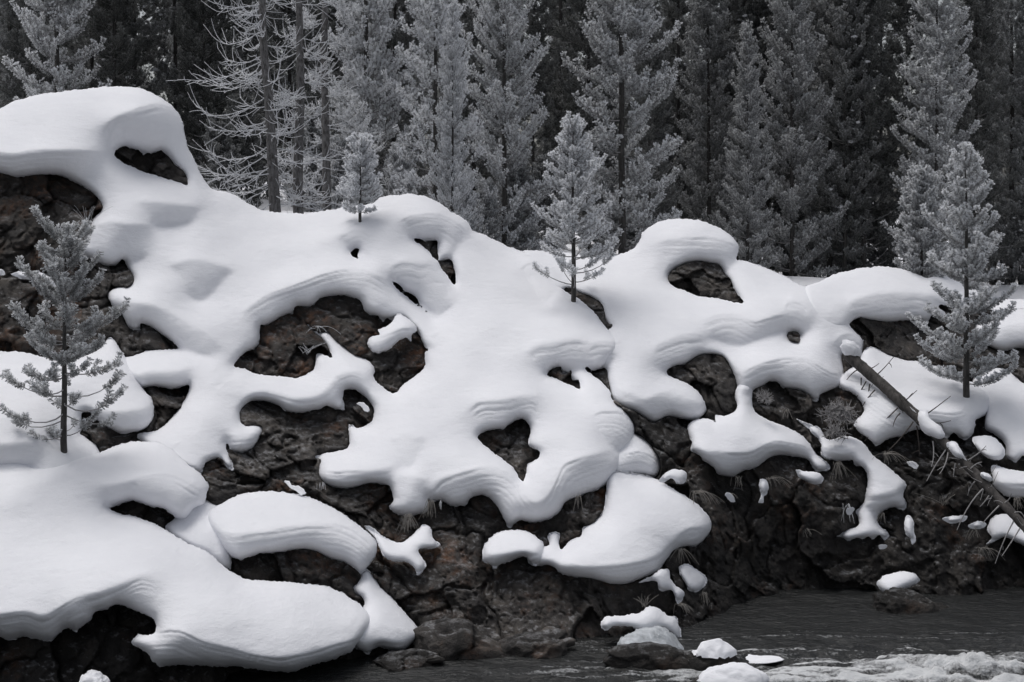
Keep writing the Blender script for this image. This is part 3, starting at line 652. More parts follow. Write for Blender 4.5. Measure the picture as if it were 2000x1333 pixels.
# ------------------------------------------------------------------ snow masses as closed bodies
def grid_solid(sd, win, depth_front, depth_back, name, attrs=None):
    """closed shell over all grid cells touching sd > 0; boundary vertices are pulled onto the outline"""
    i0, i1, j0, j1 = win
    x = PX[j0:j1, i0:i1].copy(); y = PY[j0:j1, i0:i1].copy()
    ny, nx = sd.shape
    inn = sd > 0
    cell = inn[:-1, :-1] | inn[1:, :-1] | inn[:-1, 1:] | inn[1:, 1:]
    used = np.zeros_like(inn)
    used[:-1, :-1] |= cell; used[1:, :-1] |= cell; used[:-1, 1:] |= cell; used[1:, 1:] |= cell
    bnd = used & ~inn
    gyv, gxv = np.gradient(sd, H); gl = np.sqrt(gxv ** 2 + gyv ** 2) + 1e-6
    mv = np.where(bnd, -sd, 0); mv = np.minimum(mv, 1.5 * H)
    x += gxv / gl * mv; y += gyv / gl * mv
    f = depth_front(x, y, np.maximum(sd, 0)); b = depth_back(x, y, np.maximum(sd, 0))
    idf = np.full(sd.shape, -1); idf[used] = np.arange(used.sum()); nf = int(used.sum())
    idb = idf.copy(); idb[inn] = nf + np.arange(inn.sum())
    V = np.concatenate([Wp(x[used], y[used], f[used]), Wp(x[inn], y[inn], b[inn])])
    cj, ci = np.nonzero(cell)
    q = lambda I: np.stack([I[cj, ci], I[cj + 1, ci], I[cj + 1, ci + 1], I[cj, ci + 1]], 1)
    # back cells whose four corners lie on the outline would coincide with the front: drop them
    qb = q(idb)[:, ::-1]
    keep = (qb >= nf).any(1)
    return mesh_np(name, V, np.concatenate([q(idf), qb[keep]]))

for m in MASS:
    i0, i1, j0, j1 = m['win']; sd = m['sd']
    gyv, gxv = np.gradient(blur(sd, 1, 1), H); gl = np.sqrt(gxv ** 2 + gyv ** 2) + 1e-6
    upness = gyv / gl                                  # +1 where the snow lies below its edge (upper edge)
    ed = np.zeros((NY, NX)); ed[j0:j1, i0:i1] = blur((0.075 + 0.17 * (0.5 - 0.5 * upness)), 2, 2) * max(m['e'], .7)
    lift = m['lift']
    SD = np.full((NY, NX), -5.0); SD[j0:j1, i0:i1] = blur(sd, 3, 2)      # smooth distance for the rounding
    small = min(1.0, sd.max() / 40.0)
    r1 = max(5.0, min(16.0, sd.max() * 1.05))
    r2 = max(8.0, 95.0 * small)
    def rnd(d, r): t = np.clip(1 - d / r, 0, 1); return 1 - np.sqrt(np.maximum(1 - t * t, 0))
    SF = LOGD if m['onlog'] else SURF; SB = LOGD if m['onlog'] else SHEET
    if sd.max() < 17 and not m['onlog']: SF = SB = SMOOTH - .03
    def front(x, y, d, SF=SF, SD=SD, ed=ed, lift=lift, r1=r1, r2=r2, small=small):
        d = np.maximum(bil(SD, x, y), 0)
        return bil(SF, x, y) - lift - .05 + bil(ed, x, y) * rnd(d, r1) + .30 * small * rnd(d, r2)
    def back(x, y, d, SB=SB, ed=ed, lift=lift, small=small):
        return bil(SB, x, y) - lift - .05 + bil(ed, x, y) + .30 * small + (.06 + .5 * small) * np.minimum(1, d / 30.0)
    me = grid_solid(sd, m['win'], front, back, m['name'])
    o = link(m['name'], me, M_ICEM if m['cat'] == 'ice' else M_SNOW)
    tag(o, m['label'], m['cat'])

# ------------------------------------------------------------------ rock outcrops between the snow
un = np.zeros((NY, NX)); acc = np.zeros(NX)
for j in range(NY):
    acc = np.where(snow_in[j], 0, acc + H); un[j] = acc
REC = 0.13 + 0.36 * np.exp(-un / 80.0)
REC = blur(REC, 4, 2)
hid = ss(-1.5, 11, SNOW)                                  # rock dives under the snow
inbank = (PY > cre[None] + 20) & (PY < 1400)
rockvis = (SNOW < 12) & inbank
def rock_disp(Wv):
    q = Wv + np.stack([fbm(Wv * 1.3, 3, 62), fbm(Wv * 1.3, 3, 63), fbm(Wv * 1.3, 3, 66)], -1) * .35
    a = fbm(Wv * np.array([.8, .8, .6]), 3, 61) * .16
    f1, f2, off = vor(q * np.array([1.15, 1.15, .85]), 71)
    cm = ss(0, .35, fbm(Wv * .9, 2, 67))
    a += off * .17 + (1 - ss(0, .06, f2 - f1)) * .08 * cm
    f1, f2, off = vor((q + fbm(Wv * 5, 2, 64)[..., None] * .10) * np.array([3.7, 3.7, 2.6]), 75)
    a += off * .030 + (1 - ss(0, .09, f2 - f1)) * .016 * cm
    f1, f2, off = vor((q + fbm(Wv * 9, 2, 68)[..., None] * .05) * np.array([9.5, 9.5, 7.0]), 79)
    a += off * .012
    a += fbm(Wv * 5, 5, 65, .7) * .095
    rg_ = 1 - np.abs(fbm(q * np.array([1.6, 1.6, .9]), 4, 69)) * 2
    a += ss(.72, 1.0, rg_) * .09
    return a
jj, ii = np.nonzero(SNOW < 16)
DISP = np.zeros((NY, NX)); DISP[jj, ii] = rock_disp(W3[jj, ii])
ROCKD = SHEET + REC + DISP + hid * .75
# keep the foot of the rock below the water line
BANKBACK = blur(SHEET, 3, 1) + .75

# visible rock, parted into outcrops around one seed each
ROCKLAB = [  # a pixel inside, label, material
 (80, 450, 'tall brown rock wall under the uppermost snow cap', M_ROCKR),
 (60, 620, 'blocky rust tinged boulder behind the frosted sapling', M_ROCKR),
 (300, 320, 'small brown rock pair showing in the window of the uppermost snow cap', M_ROCK),
 (240, 560, 'grey rock wedge beside the sapling under the snowfield tongue', M_ROCK),
 (280, 665, 'grey rock slope framed between snow tongue and snow beam', M_ROCK),
 (330, 790, 'dark rock pocket beside the rounded snow tongue', M_ROCK),
 (220, 860, 'low dark rock under the rounded snow tongue', M_ROCK),
 (560, 680, 'dark rusty boulders inside the big snow arch', M_ROCKR),
 (600, 870, 'broad brown rock face below the snow beam', M_ROCK),
 (850, 490, 'dark rock under the small layered cap on the ridge', M_ROCK),
 (1000, 870, 'dark speckled rock in the heart shaped snow window', M_ROCK),
 (1100, 738, 'small rock pocket under a layered lip of the central snowfield', M_ROCK),
 (1160, 610, 'dark rock hollow at the foot of the slim frosted pine', M_ROCK),
 (1370, 550, 'dark rock in the oval window of the ridge crest', M_ROCK),
 (1380, 740, 'dark rock wall under the thick curled lips of the snow slope', M_ROCK),
 (1550, 660, 'tiny rock pocket beneath a curled snow lip', M_ROCK),
 (1530, 800, 'dark rock beside the frosted bush', M_ROCK),
 (1750, 660, 'mottled rock step under the long snow cap', M_ROCK),
 (1970, 710, 'dark rock step below the flat layered snow cap', M_ROCK),
 (1500, 1020, 'dark undercut river cliff hung with dry grass', M_ROCKD),
 (1080, 1190, 'brown wet rock wall under the wide shelf', M_ROCK),
 (1110, 1060, 'rusty block beside the wide shelf', M_ROCKR),
 (740, 1190, 'dark brown rock beside the rounded cap with a pointed tip', M_ROCK),
 (900, 1060, 'rust stained river rock under the central snowfield and wide shelf', M_ROCKR),
 (570, 1105, 'rust stained rock face under the big curled cap', M_ROCKR),
 (270, 1000, 'small rock shaded by the hooked snow cap', M_ROCK),
 (200, 1270, 'dark wet boulder under the fringed lip of the waterside drift', M_ROCKD),
 (20, 1290, 'dark wet rock edge beside the wet boulder at the waterside', M_ROCKD),
 (500, 1350, 'low wet rock ledge under the heavy lip of the waterside drift', M_ROCKD),
 (1310, 880, 'dark broken rock between the round pillow and the hanging apron', M_ROCKD),
 (1780, 960, 'dark cliff face under the fallen log', M_ROCKD),
 (800, 582, 'slim slit of dark rock between two snow ridges', M_ROCK),
 (694, 494, 'tiny dark rock hole under the little lip near the white sapling', M_ROCK),
 (1190, 750, 'narrow dark rock cleft between central snowfield and snow slope', M_ROCK),
 (1900, 840, 'dark rock gap between the slope and the sloping drift', M_ROCKD),
]
wob = np.stack([fbm(W3 * .9, 2, 201), fbm(W3 * .9, 2, 202)], -1) * 60
cand = (SNOW < 14) & inbank
best = np.full((NY, NX), 1e9); labm = np.full((NY, NX), -1)
# geodesic labels: grow from the seeds through the visible rock, so that snow parts the outcrops
cost = np.where(cand & (SNOW < 1), 1.0, 9.0) * H * (1 + .5 * np.clip(fbm(W3 * 1.1, 2, 203), -1, 1))
import heapq
st4 = 4
sub_ok = cand[::st4, ::st4]; subc = cost[::st4, ::st4] * st4; ny4, nx4 = sub_ok.shape
dist = np.full((ny4, nx4), 1e9); lb4 = np.full((ny4, nx4), -1); hq = []
for k, (px, py, lb_, mt) in enumerate(ROCKLAB):
    j = int(round((py - gy[0]) / H / st4)); i = int(round((px - gx[0]) / H / st4)); i = min(i, nx4 - 1); j = min(j, ny4 - 1)
    dist[j, i] = 0; lb4[j, i] = k; heapq.heappush(hq, (0.0, j, i))
while hq:
    dd, j, i = heapq.heappop(hq)
    if dd > dist[j, i]: continue
    for dj, di, w_ in ((1, 0, 1), (-1, 0, 1), (0, 1, 1), (0, -1, 1), (1, 1, 1.414), (1, -1, 1.414), (-1, 1, 1.414), (-1, -1, 1.414)):
        a, b = j + dj, i + di
        if 0 <= a < ny4 and 0 <= b < nx4:
            nd = dd + w_ * subc[a, b]
            if nd < dist[a, b]: dist[a, b] = nd; lb4[a, b] = lb4[j, i]; heapq.heappush(hq, (nd, a, b))
up = np.repeat(np.repeat(lb4, st4, 0), st4, 1)[:NY, :NX]
labm = np.where(cand, up, -1)

def cell_solid(cell, front, back, name):
    """closed body over a set of grid cells: front sheet, back sheet and side walls"""
    used = np.zeros((NY, NX), bool)
    used[:-1, :-1] |= cell; used[1:, :-1] |= cell; used[:-1, 1:] |= cell; used[1:, 1:] |= cell
    idf = np.full((NY, NX), -1); n = int(used.sum()); idf[used] = np.arange(n)
    V = np.concatenate([Wp(PX[used], PY[used], front[used]), Wp(PX[used], PY[used], back[used])])
    cj, ci = np.nonzero(cell)
    q = np.stack([idf[cj, ci], idf[cj + 1, ci], idf[cj + 1, ci + 1], idf[cj, ci + 1]], 1)
    pad = np.zeros((cell.shape[0] + 2, cell.shape[1] + 2), bool); pad[1:-1, 1:-1] = cell
    F_ = [q, q[:, ::-1] + n]
    for (dj, di), (a, b) in (((-1, 0), ((0, 1), (0, 0))), ((1, 0), ((1, 0), (1, 1))), ((0, -1), ((0, 0), (1, 0))), ((0, 1), ((1, 1), (0, 1)))):
        e = cell & ~pad[1 + dj:1 + dj + cell.shape[0], 1 + di:1 + di + cell.shape[1]]
        ej, ei = np.nonzero(e); p0 = idf[ej + a[0], ei + a[1]]; p1 = idf[ej + b[0], ei + b[1]]
        F_.append(np.stack([p1, p0, p0 + n, p1 + n], 1))
    return mesh_np(name, V, np.concatenate(F_))
CL = labm[:-1, :-1]; okc = cand[:-1, :-1] & cand[1:, :-1] & cand[:-1, 1:] & cand[1:, 1:]
for k, (px, py, lb_, mt) in enumerate(ROCKLAB):
    cell = okc & (CL == k)
    if cell.sum() < 30: continue
    rem = cell.copy(); parts_ = []                    # keep each connected piece apart
    while rem.any():
        j, i = np.argwhere(rem)[0]; stk = [(j, i)]; rem[j, i] = False; mem = []
        while stk:
            a, b = stk.pop(); mem.append((a, b))
            for c, d in ((a + 1, b), (a - 1, b), (a, b + 1), (a, b - 1)):
                if 0 <= c < rem.shape[0] and 0 <= d < rem.shape[1] and rem[c, d]: rem[c, d] = False; stk.append((c, d))
        parts_.append(np.array(mem))
    parts_.sort(key=len)
    for mem in parts_[:-1]:
        cell[mem[:, 0], mem[:, 1]] = False
    o = link('rock_outcrop', cell_solid(cell, ROCKD, BANKBACK + .15, 'rock'), mt); tag(o, lb_, 'rock')

# rock core of the bank under everything (coarse, set back)
st = 3
A_ = (PY > cre[None] + 14)[::st, ::st]
bx, by = PX[::st, ::st], PY[::st, ::st]
bd = (BANKBACK + DISP * .5)[::st, ::st]
Vb = Wp(bx, by, bd).reshape(-1, 3); idx = np.arange(bx.size).reshape(bx.shape)
ok = A_[:-1, :-1] & A_[1:, 1:] & A_[:-1, 1:] & A_[1:, :-1]
cj, ci = np.nonzero(ok)
me = mesh_np('bank', Vb, np.stack([idx[cj, ci], idx[cj + 1, ci], idx[cj + 1, ci + 1], idx[cj, ci + 1]], 1))
tag(link('river_bank', me, M_ROCKD), kind='structure')

# ------------------------------------------------------------------ ground behind the bank, river
def ground_z(x, y):
    plat = np.interp(x, [-60, -14, -6.3, 0, 8.6, 16, 60], [8.0, 6.9, 5.75, 4.75, 3.7, 3.4, 3.0])
    plat = plat + .12 * np.sin(x * .9 + y * .35) + .1 * np.sin(y * .8 - x * .3) + .012 * np.maximum(y - 40, 0)
    # past both ends of the modelled rock the bank goes on as a plain snowy slope
    r = x / np.maximum(np.abs(y), 1.0); wr = ss(.374, .392, r) * (y > 0); wl = ss(.374, .392, -r) * (y > 0)
    a0 = 24.5 - 3.4 * wr - 8.0 * wl; a1 = 29.0 - 1.6 * wr - 3.5 * wl
    t = ss(0, 1, (y - a0) / (a1 - a0) + .05 * np.sin(x * 2.1 + y * 1.3) * (wr + wl))
    return -0.9 + (plat + .9) * t
ax = np.concatenate([np.linspace(-600, -60, 10)[:-1], np.linspace(-60, -20, 21)[:-1], np.linspace(-20, 20, 201), np.linspace(20, 60, 21)[1:], np.linspace(60, 600, 10)[1:]])
ay = np.concatenate([np.linspace(-200, 8, 8)[:-1], np.linspace(8, 60, 209), np.linspace(60, 120, 31)[1:], np.linspace(120, 900, 12)[1:]])
AX, AY = np.meshgrid(ax, ay)
Vg = np.stack([AX, AY, ground_z(AX, AY)], -1).reshape(-1, 3)
def gridq(nx, ny):
    I = np.arange(nx * ny).reshape(ny, nx)
    return np.stack([I[:-1, :-1], I[:-1, 1:], I[1:, 1:], I[1:, :-1]], -1).reshape(-1, 4)
tag(link('snowy_ground', mesh_np('ground', Vg, gridq(len(ax), len(ay))), M_SNOW), kind='structure')

wx = np.concatenate([np.linspace(-60, -9, 20)[:-1], np.arange(-9, 11, .035), np.linspace(11, 60, 20)])
wy = np.concatenate([np.linspace(-30, 15.5, 24)[:-1], np.arange(15.5, 19.2, .03), np.arange(19.2, 22.6, .045), np.linspace(22.6, 27, 8)[1:]])
WX, WY = np.meshgrid(wx, wy)
pw = np.stack([WX * .55, WY * 1.6, 0 * WX], -1)
turb = ss(0.2, 4.2, WX + .25 * (18.6 - WY) * 2) * ss(19.6, 17.6, WY)
turb = np.maximum(turb, .35 * ss(18.35, 17.6, WY) * ss(-2.2, 0, WX))
n1 = fbm(pw * 2.2, 4, 81); n2 = fbm(np.stack([WX * 3.6 + n1 * .8, WY * 6.5, 0 * WX + 2], -1), 4, 85, .65)
rid = 1 - np.abs(fbm(np.stack([WX * .9 + n1 * .5, WY * 2.6 + n1 * .6, 0 * WX + 7], -1), 3, 88)) * 2.2
spl = np.exp(-(((WX - 5.6) / .75) ** 2 + ((WY - 17.45) / .35) ** 2))
hz = n1 * (.035 + .06 * turb) + n2 * (.018 + .05 * turb) + turb * .05 * rid
hz += spl * (.20 + .16 * fbm(np.stack([WX * 9, WY * 9, 0 * WX], -1), 3, 91))
foam = turb * (.20 + .55 * n2 + .55 * np.clip(rid, -1, 1)) + spl * .9 - .12 + .10 * (n1 > .25) * (WX > -1.5) * ss(21.2, 18, WY)
st2 = ss(.55, .95, 1 - np.abs(fbm(np.stack([WX * .35 + n1 * .4, WY * 3.3 + n1 * .9, 0 * WX + 3], -1), 3, 96)) * 2.6)
foam += .5 * st2 * ss(-2.5, 1, WX) * ss(21.0, 19.0, WY)
me = mesh_np('water', np.stack([WX, WY, hz], -1).reshape(-1, 3), gridq(len(wx), len(wy)), attrs={'foam': np.clip(foam, 0, 1.2).ravel()})
tag(link('river_water', me, M_WATER), kind='structure')

# ------------------------------------------------------------------ pines
def batch_tube(Ps, Rs, sides=3):
    N, K, _ = Ps.shape
    T = np.gradient(Ps, axis=1); T /= np.linalg.norm(T, axis=2, keepdims=True) + 1e-9
    up = np.where(np.abs(T[:, :1, 2:3]) < .9, np.array([0, 0, 1.0]), np.array([1.0, 0, 0]))
    A = np.cross(T, np.broadcast_to(up, T.shape)); A /= np.linalg.norm(A, axis=2, keepdims=True) + 1e-9
    B = np.cross(T, A); an = np.arange(sides) * 2 * np.pi / sides
    V = Ps[:, :, None] + (A[:, :, None] * np.cos(an)[:, None] + B[:, :, None] * np.sin(an)[:, None]) * Rs[:, :, None, None]
    base = np.arange(N)[:, None, None] * K * sides + np.arange(K - 1)[None, :, None] * sides
    s = np.arange(sides); s2 = (s + 1) % sides
    q = np.stack([base + s, base + s2, base + sides + s2, base + sides + s], -1).reshape(-1, 4)
    return V.reshape(-1, 3), q

def needles(Ps, dens, ln, w, rng, frost_lo=.15, lean=.5):
    """Ps (N,K,3) shoot axes -> needle triangles + frost attribute"""
    N, K, _ = Ps.shape
    L = np.linalg.norm(np.diff(Ps, axis=1), axis=2).sum(1)
    cnt = np.maximum(4, (L * dens).astype(int)); tot = int(cnt.sum())
    sid = np.repeat(np.arange(N), cnt)
    u = rng.random(tot) ** .85 * (K - 1.0001); k = u.astype(int); f = (u - k)[:, None]
    p = Ps[sid, k] * (1 - f) + Ps[sid, k + 1] * f
    T = Ps[sid, k + 1] - Ps[sid, k]; T /= np.linalg.norm(T, axis=1, keepdims=True) + 1e-9
    r = rng.normal(size=(tot, 3)); r -= (r * T).sum(1, keepdims=True) * T; r /= np.linalg.norm(r, axis=1, keepdims=True) + 1e-9
    d = T * lean + r; d /= np.linalg.norm(d, axis=1, keepdims=True)
    s = np.cross(d, rng.normal(size=(tot, 3))); s /= np.linalg.norm(s, axis=1, keepdims=True) + 1e-9
    l_ = ln * rng.uniform(.7, 1.15, tot)[:, None]
    t_ = p + d * l_
    V = np.stack([p, t_ + s * w * .8, t_ - s * w * .8], 1).reshape(-1, 3)
    Q = np.arange(tot * 3).reshape(-1, 3)
    tipu = (u / (K - 1))
    upf = .5 + .5 * r[:, 2]
    fr = (.5 + .5 * upf) * (.5 + .5 * tipu) * rng.uniform(.55, 1.1, tot)
    A = np.stack([fr * frost_lo, fr, fr], 1).ravel()
    return V, Q, A

def pine(seed, Ht, R, c0=.12, gap=.34, nbr=6, start=.05, curl=.32, dens=110, ln=.065, w=.013, shoot=(.20, .30), bare=.30,
         spacing=.13, rtr=.09, prof=.75, lowbare=0.0, clumps=0, sides=3, lean_low=-.18, droopfrac=.35, rnd=.2):
    rng = np.random.default_rng(seed)
    tr = Acc(); zt = np.linspace(-.4, Ht, 14)
    off = np.stack([np.cumsum(rng.normal(0, .012, 14)), np.cumsum(rng.normal(0, .012, 14))], 1) * Ht / 10
    rad = rtr * np.clip(1 - zt / Ht, 0.04, 1) ** .85 + .004
    pts = np.c_[off, zt]; tr.tube(pts, rad, 9)
    axis = lambda z: np.array([np.interp(z, zt, off[:, 0]), np.interp(z, zt, off[:, 1])])
    B, BR, S, BS = [], [], [], []
    z = Ht * c0
    K = 6; u = np.linspace(0, 1, K)
    while z < Ht * .975:
        h = (z / Ht - c0) / (1 - c0)
        n = max(3, int(round(nbr * rng.uniform(.75, 1.2)))); a0 = rng.random() * 6.28
        for k in range(n):
            az = a0 + k * 6.283 / n + rng.normal(0, .22)
            L = R * (1 - h) ** prof * rng.uniform(1 - rnd * 1.5, 1 + rnd * .7) + .10
            if h < .12: L *= .75 + 2 * h
            a = start + lean_low * (1 - h) ** 2 * droopfrac / .35 + .55 * h ** 2 + rng.normal(0, .4 * rnd); b = curl * rng.uniform(.7, 1.25)
            x_, y_ = axis(z); zz = z + rng.normal(0, gap * .16)
            wob = rng.normal(0, .06) * L
            r_ = L * u; pth = np.stack([x_ + np.cos(az) * r_ - np.sin(az) * wob * np.sin(u * 3.1), y_ + np.sin(az) * r_ + np.cos(az) * wob * np.sin(u * 3.1), zz + L * (a * u + b * u ** 2)], 1)
            B.append(pth); BR.append(np.linspace(.006 + L * .008, .004, K))
            isbare = h < lowbare and rng.random() < .75
            # foliage: outer axis plus side shoots
            f0 = bare * (1 - h) if not isbare else .66
            def at(t): return np.array([np.interp(t, u, pth[:, q]) for q in range(3)])
            S.append(np.stack([at(t) for t in np.linspace(max(f0, .15), 1.0, 5)]))
            ns = int(L * (1 - f0) / spacing)
            side = 1 if rng.random() < .5 else -1
            for q in range(ns):
                t = f0 + (1 - f0) * (q + rng.uniform(.2, .8)) / max(ns, 1) * .97
                p = at(t); tg = at(min(t + .06, 1)) - at(t - .06); tg /= np.linalg.norm(tg)
                sd_ = np.array([-tg[1], tg[0], 0]); sd_ /= np.linalg.norm(sd_) + 1e-6
                ang = math.radians(rng.uniform(28, 58)) * side; side = -side
                d = tg * math.cos(ang) + sd_ * math.sin(ang) + np.array([0, 0, rng.uniform(.05, .45)])
                d /= np.linalg.norm(d)
                sl = rng.uniform(*shoot) * (1.05 - .35 * t) * min(1, .45 + L)
                v = np.linspace(0, 1, 4)[:, None]
                S.append(np.concatenate([p + d * sl * v + np.array([0, 0, .28 * sl]) * v ** 2, (p + d * sl * 1.02 + np.array([0, 0, .30 * sl]))[None]]))
                BS.append(S[-1])
        z += gap * rng.uniform(.75, 1.2) * (1 - .45 * h)
    tz = np.linspace(Ht * .93, Ht + .05, 5); S.append(np.c_[np.interp(tz, zt, off[:, 0]), np.interp(tz, zt, off[:, 1]), tz])
    S = np.stack(S); V, Q, A = needles(S, dens, ln, w, rng)
    nm = mesh_np('needles', V, Q, smooth=False, attrs={'frost': A}); nm.materials.append(M_NEEDLE)
    br = Acc(); br.add(*batch_tube(np.stack(B), np.stack(BR), sides))
    if BS:
        bs = np.stack(BS); br.add(*batch_tube(bs, np.broadcast_to(np.linspace(.005, .003, 5), bs.shape[:2]), 3))
    bm_ = br.mesh('branches'); bm_.materials.append(M_TWIGF)
    tm = tr.mesh('trunk'); tm.materials.append(M_BARK)
    out = [('trunk', tm), ('branches', bm_), ('needles', nm)]
    if clumps:
        ck = Acc(); ico, it = ICO
        for _ in range(clumps):
            p = B[rng.integers(len(B))]; q = p[rng.integers(2, 6)]
            s = rng.uniform(.05, .13)
            v = ico * np.array([s * rng.uniform(1, 2), s * rng.uniform(1, 1.6), s * .5]); v = v * (1 + .25 * vnoise(ico * 2.3 + rng.random() * 50, 5))[:, None]
            ck.add(v + q + np.array([0, 0, .05]), T=it)
        cm = ck.mesh('snow_clumps'); cm.materials.append(M_SNOW); out.append(('snow_clumps', cm))
    return out

def icosphere(sub):
    import bmesh
    bm = bmesh.new(); bmesh.ops.create_icosphere(bm, subdivisions=sub, radius=1.0)
    v = np.array([x.co[:] for x in bm.verts]); f = np.array([[y.index for y in x.verts] for x in bm.faces], np.int32); bm.free()
    return v, f
ICO = icosphere(2)

def place(parts, name, label, cat, loc, rz, sc_, frost, group=None, tilt=(0, 0)):
    r = empty(name, loc, rz); r.rotation_euler = (tilt[0], tilt[1], rz)
    r.scale = sc_ if isinstance(sc_, tuple) else (sc_,) * 3
    tag(r, label, cat, group)
    for nm, me in parts:
        o = link(nm, me, None, r); o.color = (frost * 2.9, frost * 2.9, frost * 2.9, 1)
        if nm == 'snow_clumps': o['kind'] = 'stuff'
    return r

FARK = dict(dens=190, ln=.098, w=.021, spacing=.18, shoot=(.28, .46), rnd=.32)
FAR = [pine(101, 11, 1.45, c0=.03, nbr=5, gap=.42, curl=.5, start=-.05, bare=.30, **FARK),
       pine(102, 12, 1.7, c0=.02, nbr=5, gap=.46, curl=.48, bare=.28, **FARK),
       pine(103, 10.5, 1.45, c0=.03, nbr=5, gap=.38, curl=.42, lowbare=.16, **FARK),
       pine(104, 13, 1.7, c0=.04, nbr=5, gap=.5, clumps=60, bare=.35, curl=.4, start=-.1, **FARK),
       pine(105, 14, 1.6, c0=.08, nbr=5, gap=.5, clumps=40, curl=.38, **FARK),
       pine(106, 12, 1.35, c0=.03, nbr=5, gap=.40, curl=.45, bare=.32, lowbare=.33, rtr=.08, **FARK)]

def tree_at(px, Y, top=None, hgt=None, var=0, frost=.5, rz=0.0, label='', group=None, wid=1.0, name='pine_tree', tilt=(0, 0)):
    x = (px - CX) / F * Y; z = float(ground_z(np.array(x), np.array(Y)))
    base_h = [11, 12, 10.5, 13, 14, 12][var]
    if top is not None: hgt = HC - (top - HY) / F * Y - z
    s = hgt / base_h
    return place(FAR[var], name, label, 'pine', (x, Y, z - .1), rz, (s * wid, s * wid, s), frost, group, tilt)

TREES = [
 (112, 33, 10.5, 0, .62, 'frosted pine rising behind the uppermost snow cap with a bare trunk stretch', 1.0),
 (715, 35, 11.5, 2, .88, 'pale heavily rimed pine standing behind the small white sapling on the ridge', 1.0),
 (852, 31.5, 10.5, 5, .95, 'pale rimed pine with bare curled lower branches behind the ridge cap', 1.0),
 (884, 30.6, 5.4, 2, .85, 'short rimed pine with a thin double trunk look beside the bare lower branches', .85),
 (983, 33.5, 11, 1, .72, 'broad frosted pine with long upswept arms behind the central snowfield', .95),
 (1212, 34, 12, 0, .60, 'tall frosted pine with dark trunk behind the slim pine on the slope', 1.1),
 (1462, 36.5, 6.6, 1, .42, 'half height grey green pine behind the ridge crest window', 1.05),
 (1385, 39, 10, 2, .28, 'dusky green pine standing just behind the ridge crest', 1.0),
 (1545, 38, 11, 1, .40, 'wide grey frosted pine above the dip between crest and long cap', 1.0),
 (1622, 40, 12.5, 0, .30, 'straight grey green pine with exposed dark lower trunk above the dip', 1.0),
 (1830, 37, 10.2, 1, .52, 'frosted bushy pine with visible top behind the two young pines', 1.15),
 (1975, 40, 12.5, 0, .32, 'dark frosted pine standing behind the flat layered snow cap', 1.0),
 (20, 36, 12, 1, .30, 'dusky pine behind the edge of the uppermost snow cap', 1.0),
 (1092, 42, 17, 4, .06, 'tall dark green pine with bare black trunk between two frosted pines', .9),
 (1325, 43, 15, 4, .10, 'tall dark pine with thin trunk beyond the ridge crest', .9),
 (1722, 44, 14, 4, .12, 'tall dark pine behind the long snow cap', .95),
 (345, 38, 12.5, 3, .14, 'dark pine with thick trunk and snow clumps beside the uppermost cap', 1.0),
 (265, 37, 11.0, 3, .16, 'dark pine with many snow clumps behind the top of the uppermost cap', 1.0),
 (178, 38, 13, 3, .14, 'dark thin trunked pine behind the frosted pine at the uppermost cap', .9),
 (445, 39, 11, 5, .12, 'dark pine behind the bare curled branches', 1.0),
]
rg = np.random.default_rng(5)
for px, Y, h, var, fr, lb, wd in TREES:
    tree_at(px, Y, hgt=h, var=var, frost=.10 + fr * .95, rz=rg.random() * 6.28, label=lb, wid=wd * .8)
MIDROW = [(60, 35, 9.5, 2, .34, 'slightly frosted pine left of the bare trunked frosted pine'), (222, 36, 10.5, 0, .26, 'narrow dusky pine between the snow clumped pines'), (398, 36.5, 9, 2, .2, 'dusky pine filling the gap behind the hooked branches'),
 (770, 37, 11, 0, .62, 'pale frosted pine filling the gap between the two rimed pines'), (925, 37, 10, 2, .5, 'grey frosted pine behind the broad upswept pine'), (1040, 37.5, 9.5, 5, .4, 'greyish pine behind the arms of the broad frosted pine'),
 (1150, 38, 11, 2, .42, 'greyish narrow pine behind the slim pine on the slope'), (1268, 36, 8.5, 5, .45, 'medium frosted pine beside the tall frosted pine, above the crest'), (1500, 41, 12, 2, .34, 'narrow grey pine between the wide grey pine and the half height pine'),
 (1590, 42, 12, 5, .3, 'narrow dusky pine above the dip'), (1685, 39, 11, 2, .3, 'dusky narrow pine above the long snow cap'), (1770, 40, 11, 0, .34, 'grey pine behind the small bushy pine'), (1905, 39, 10.5, 2, .4, 'greyish pine behind the tiered frosted pine'), (1425, 42, 12.5, 0, .26, 'dusky pine rising beyond the ridge crest')]
for px, Y, h, var, fr, lb in MIDROW:
    tree_at(px, Y, hgt=h, var=var, frost=.07 + fr * .30, rz=rg.random() * 6.28, label=lb, wid=.8)
# the dense rows behind
row = 0
for Y, gapx, f0 in ((41, 2.5, .26), (46, 2.2, .22), (52, 2.2, .20), (59, 2.4, .20), (68, 2.7, .20)):
    half = Y * .36 + 3; x = -half - 1.0
    while x < half + 1:
        x += gapx * rg.uniform(.7, 1.3); yy = Y + rg.uniform(-2.2, 2.2)
        z = float(ground_z(np.array(x), np.array(yy))); var = int(rg.choice([0, 1, 2, 3, 4, 5])); bh = [11, 12, 10.5, 13, 14, 12][var]
        h = rg.uniform(8.0, 13.6) + (Y - 41) * .02
        pxx = CX + x / yy * F
        if min(abs(pxx - g) for g in (300, 1035, 1752)) < 40: continue
        if min(abs(pxx - g) for g in (1272, 890)) < 34: h *= .70
        s = h / bh
        near = Y < 44
        place(FAR[var], 'pine_tree', 'dusky grey green pine in the first dense row of the forest' if near else 'dark pine deep in the forest rows behind the frosted pines', 'pine',
              (x, yy, z - .1), rg.random() * 6.28, (s * .82, s * .82, s), f0 * rg.uniform(.6, 1.3), 'first dense row of forest pines' if near else 'dark forest pines in the back rows')

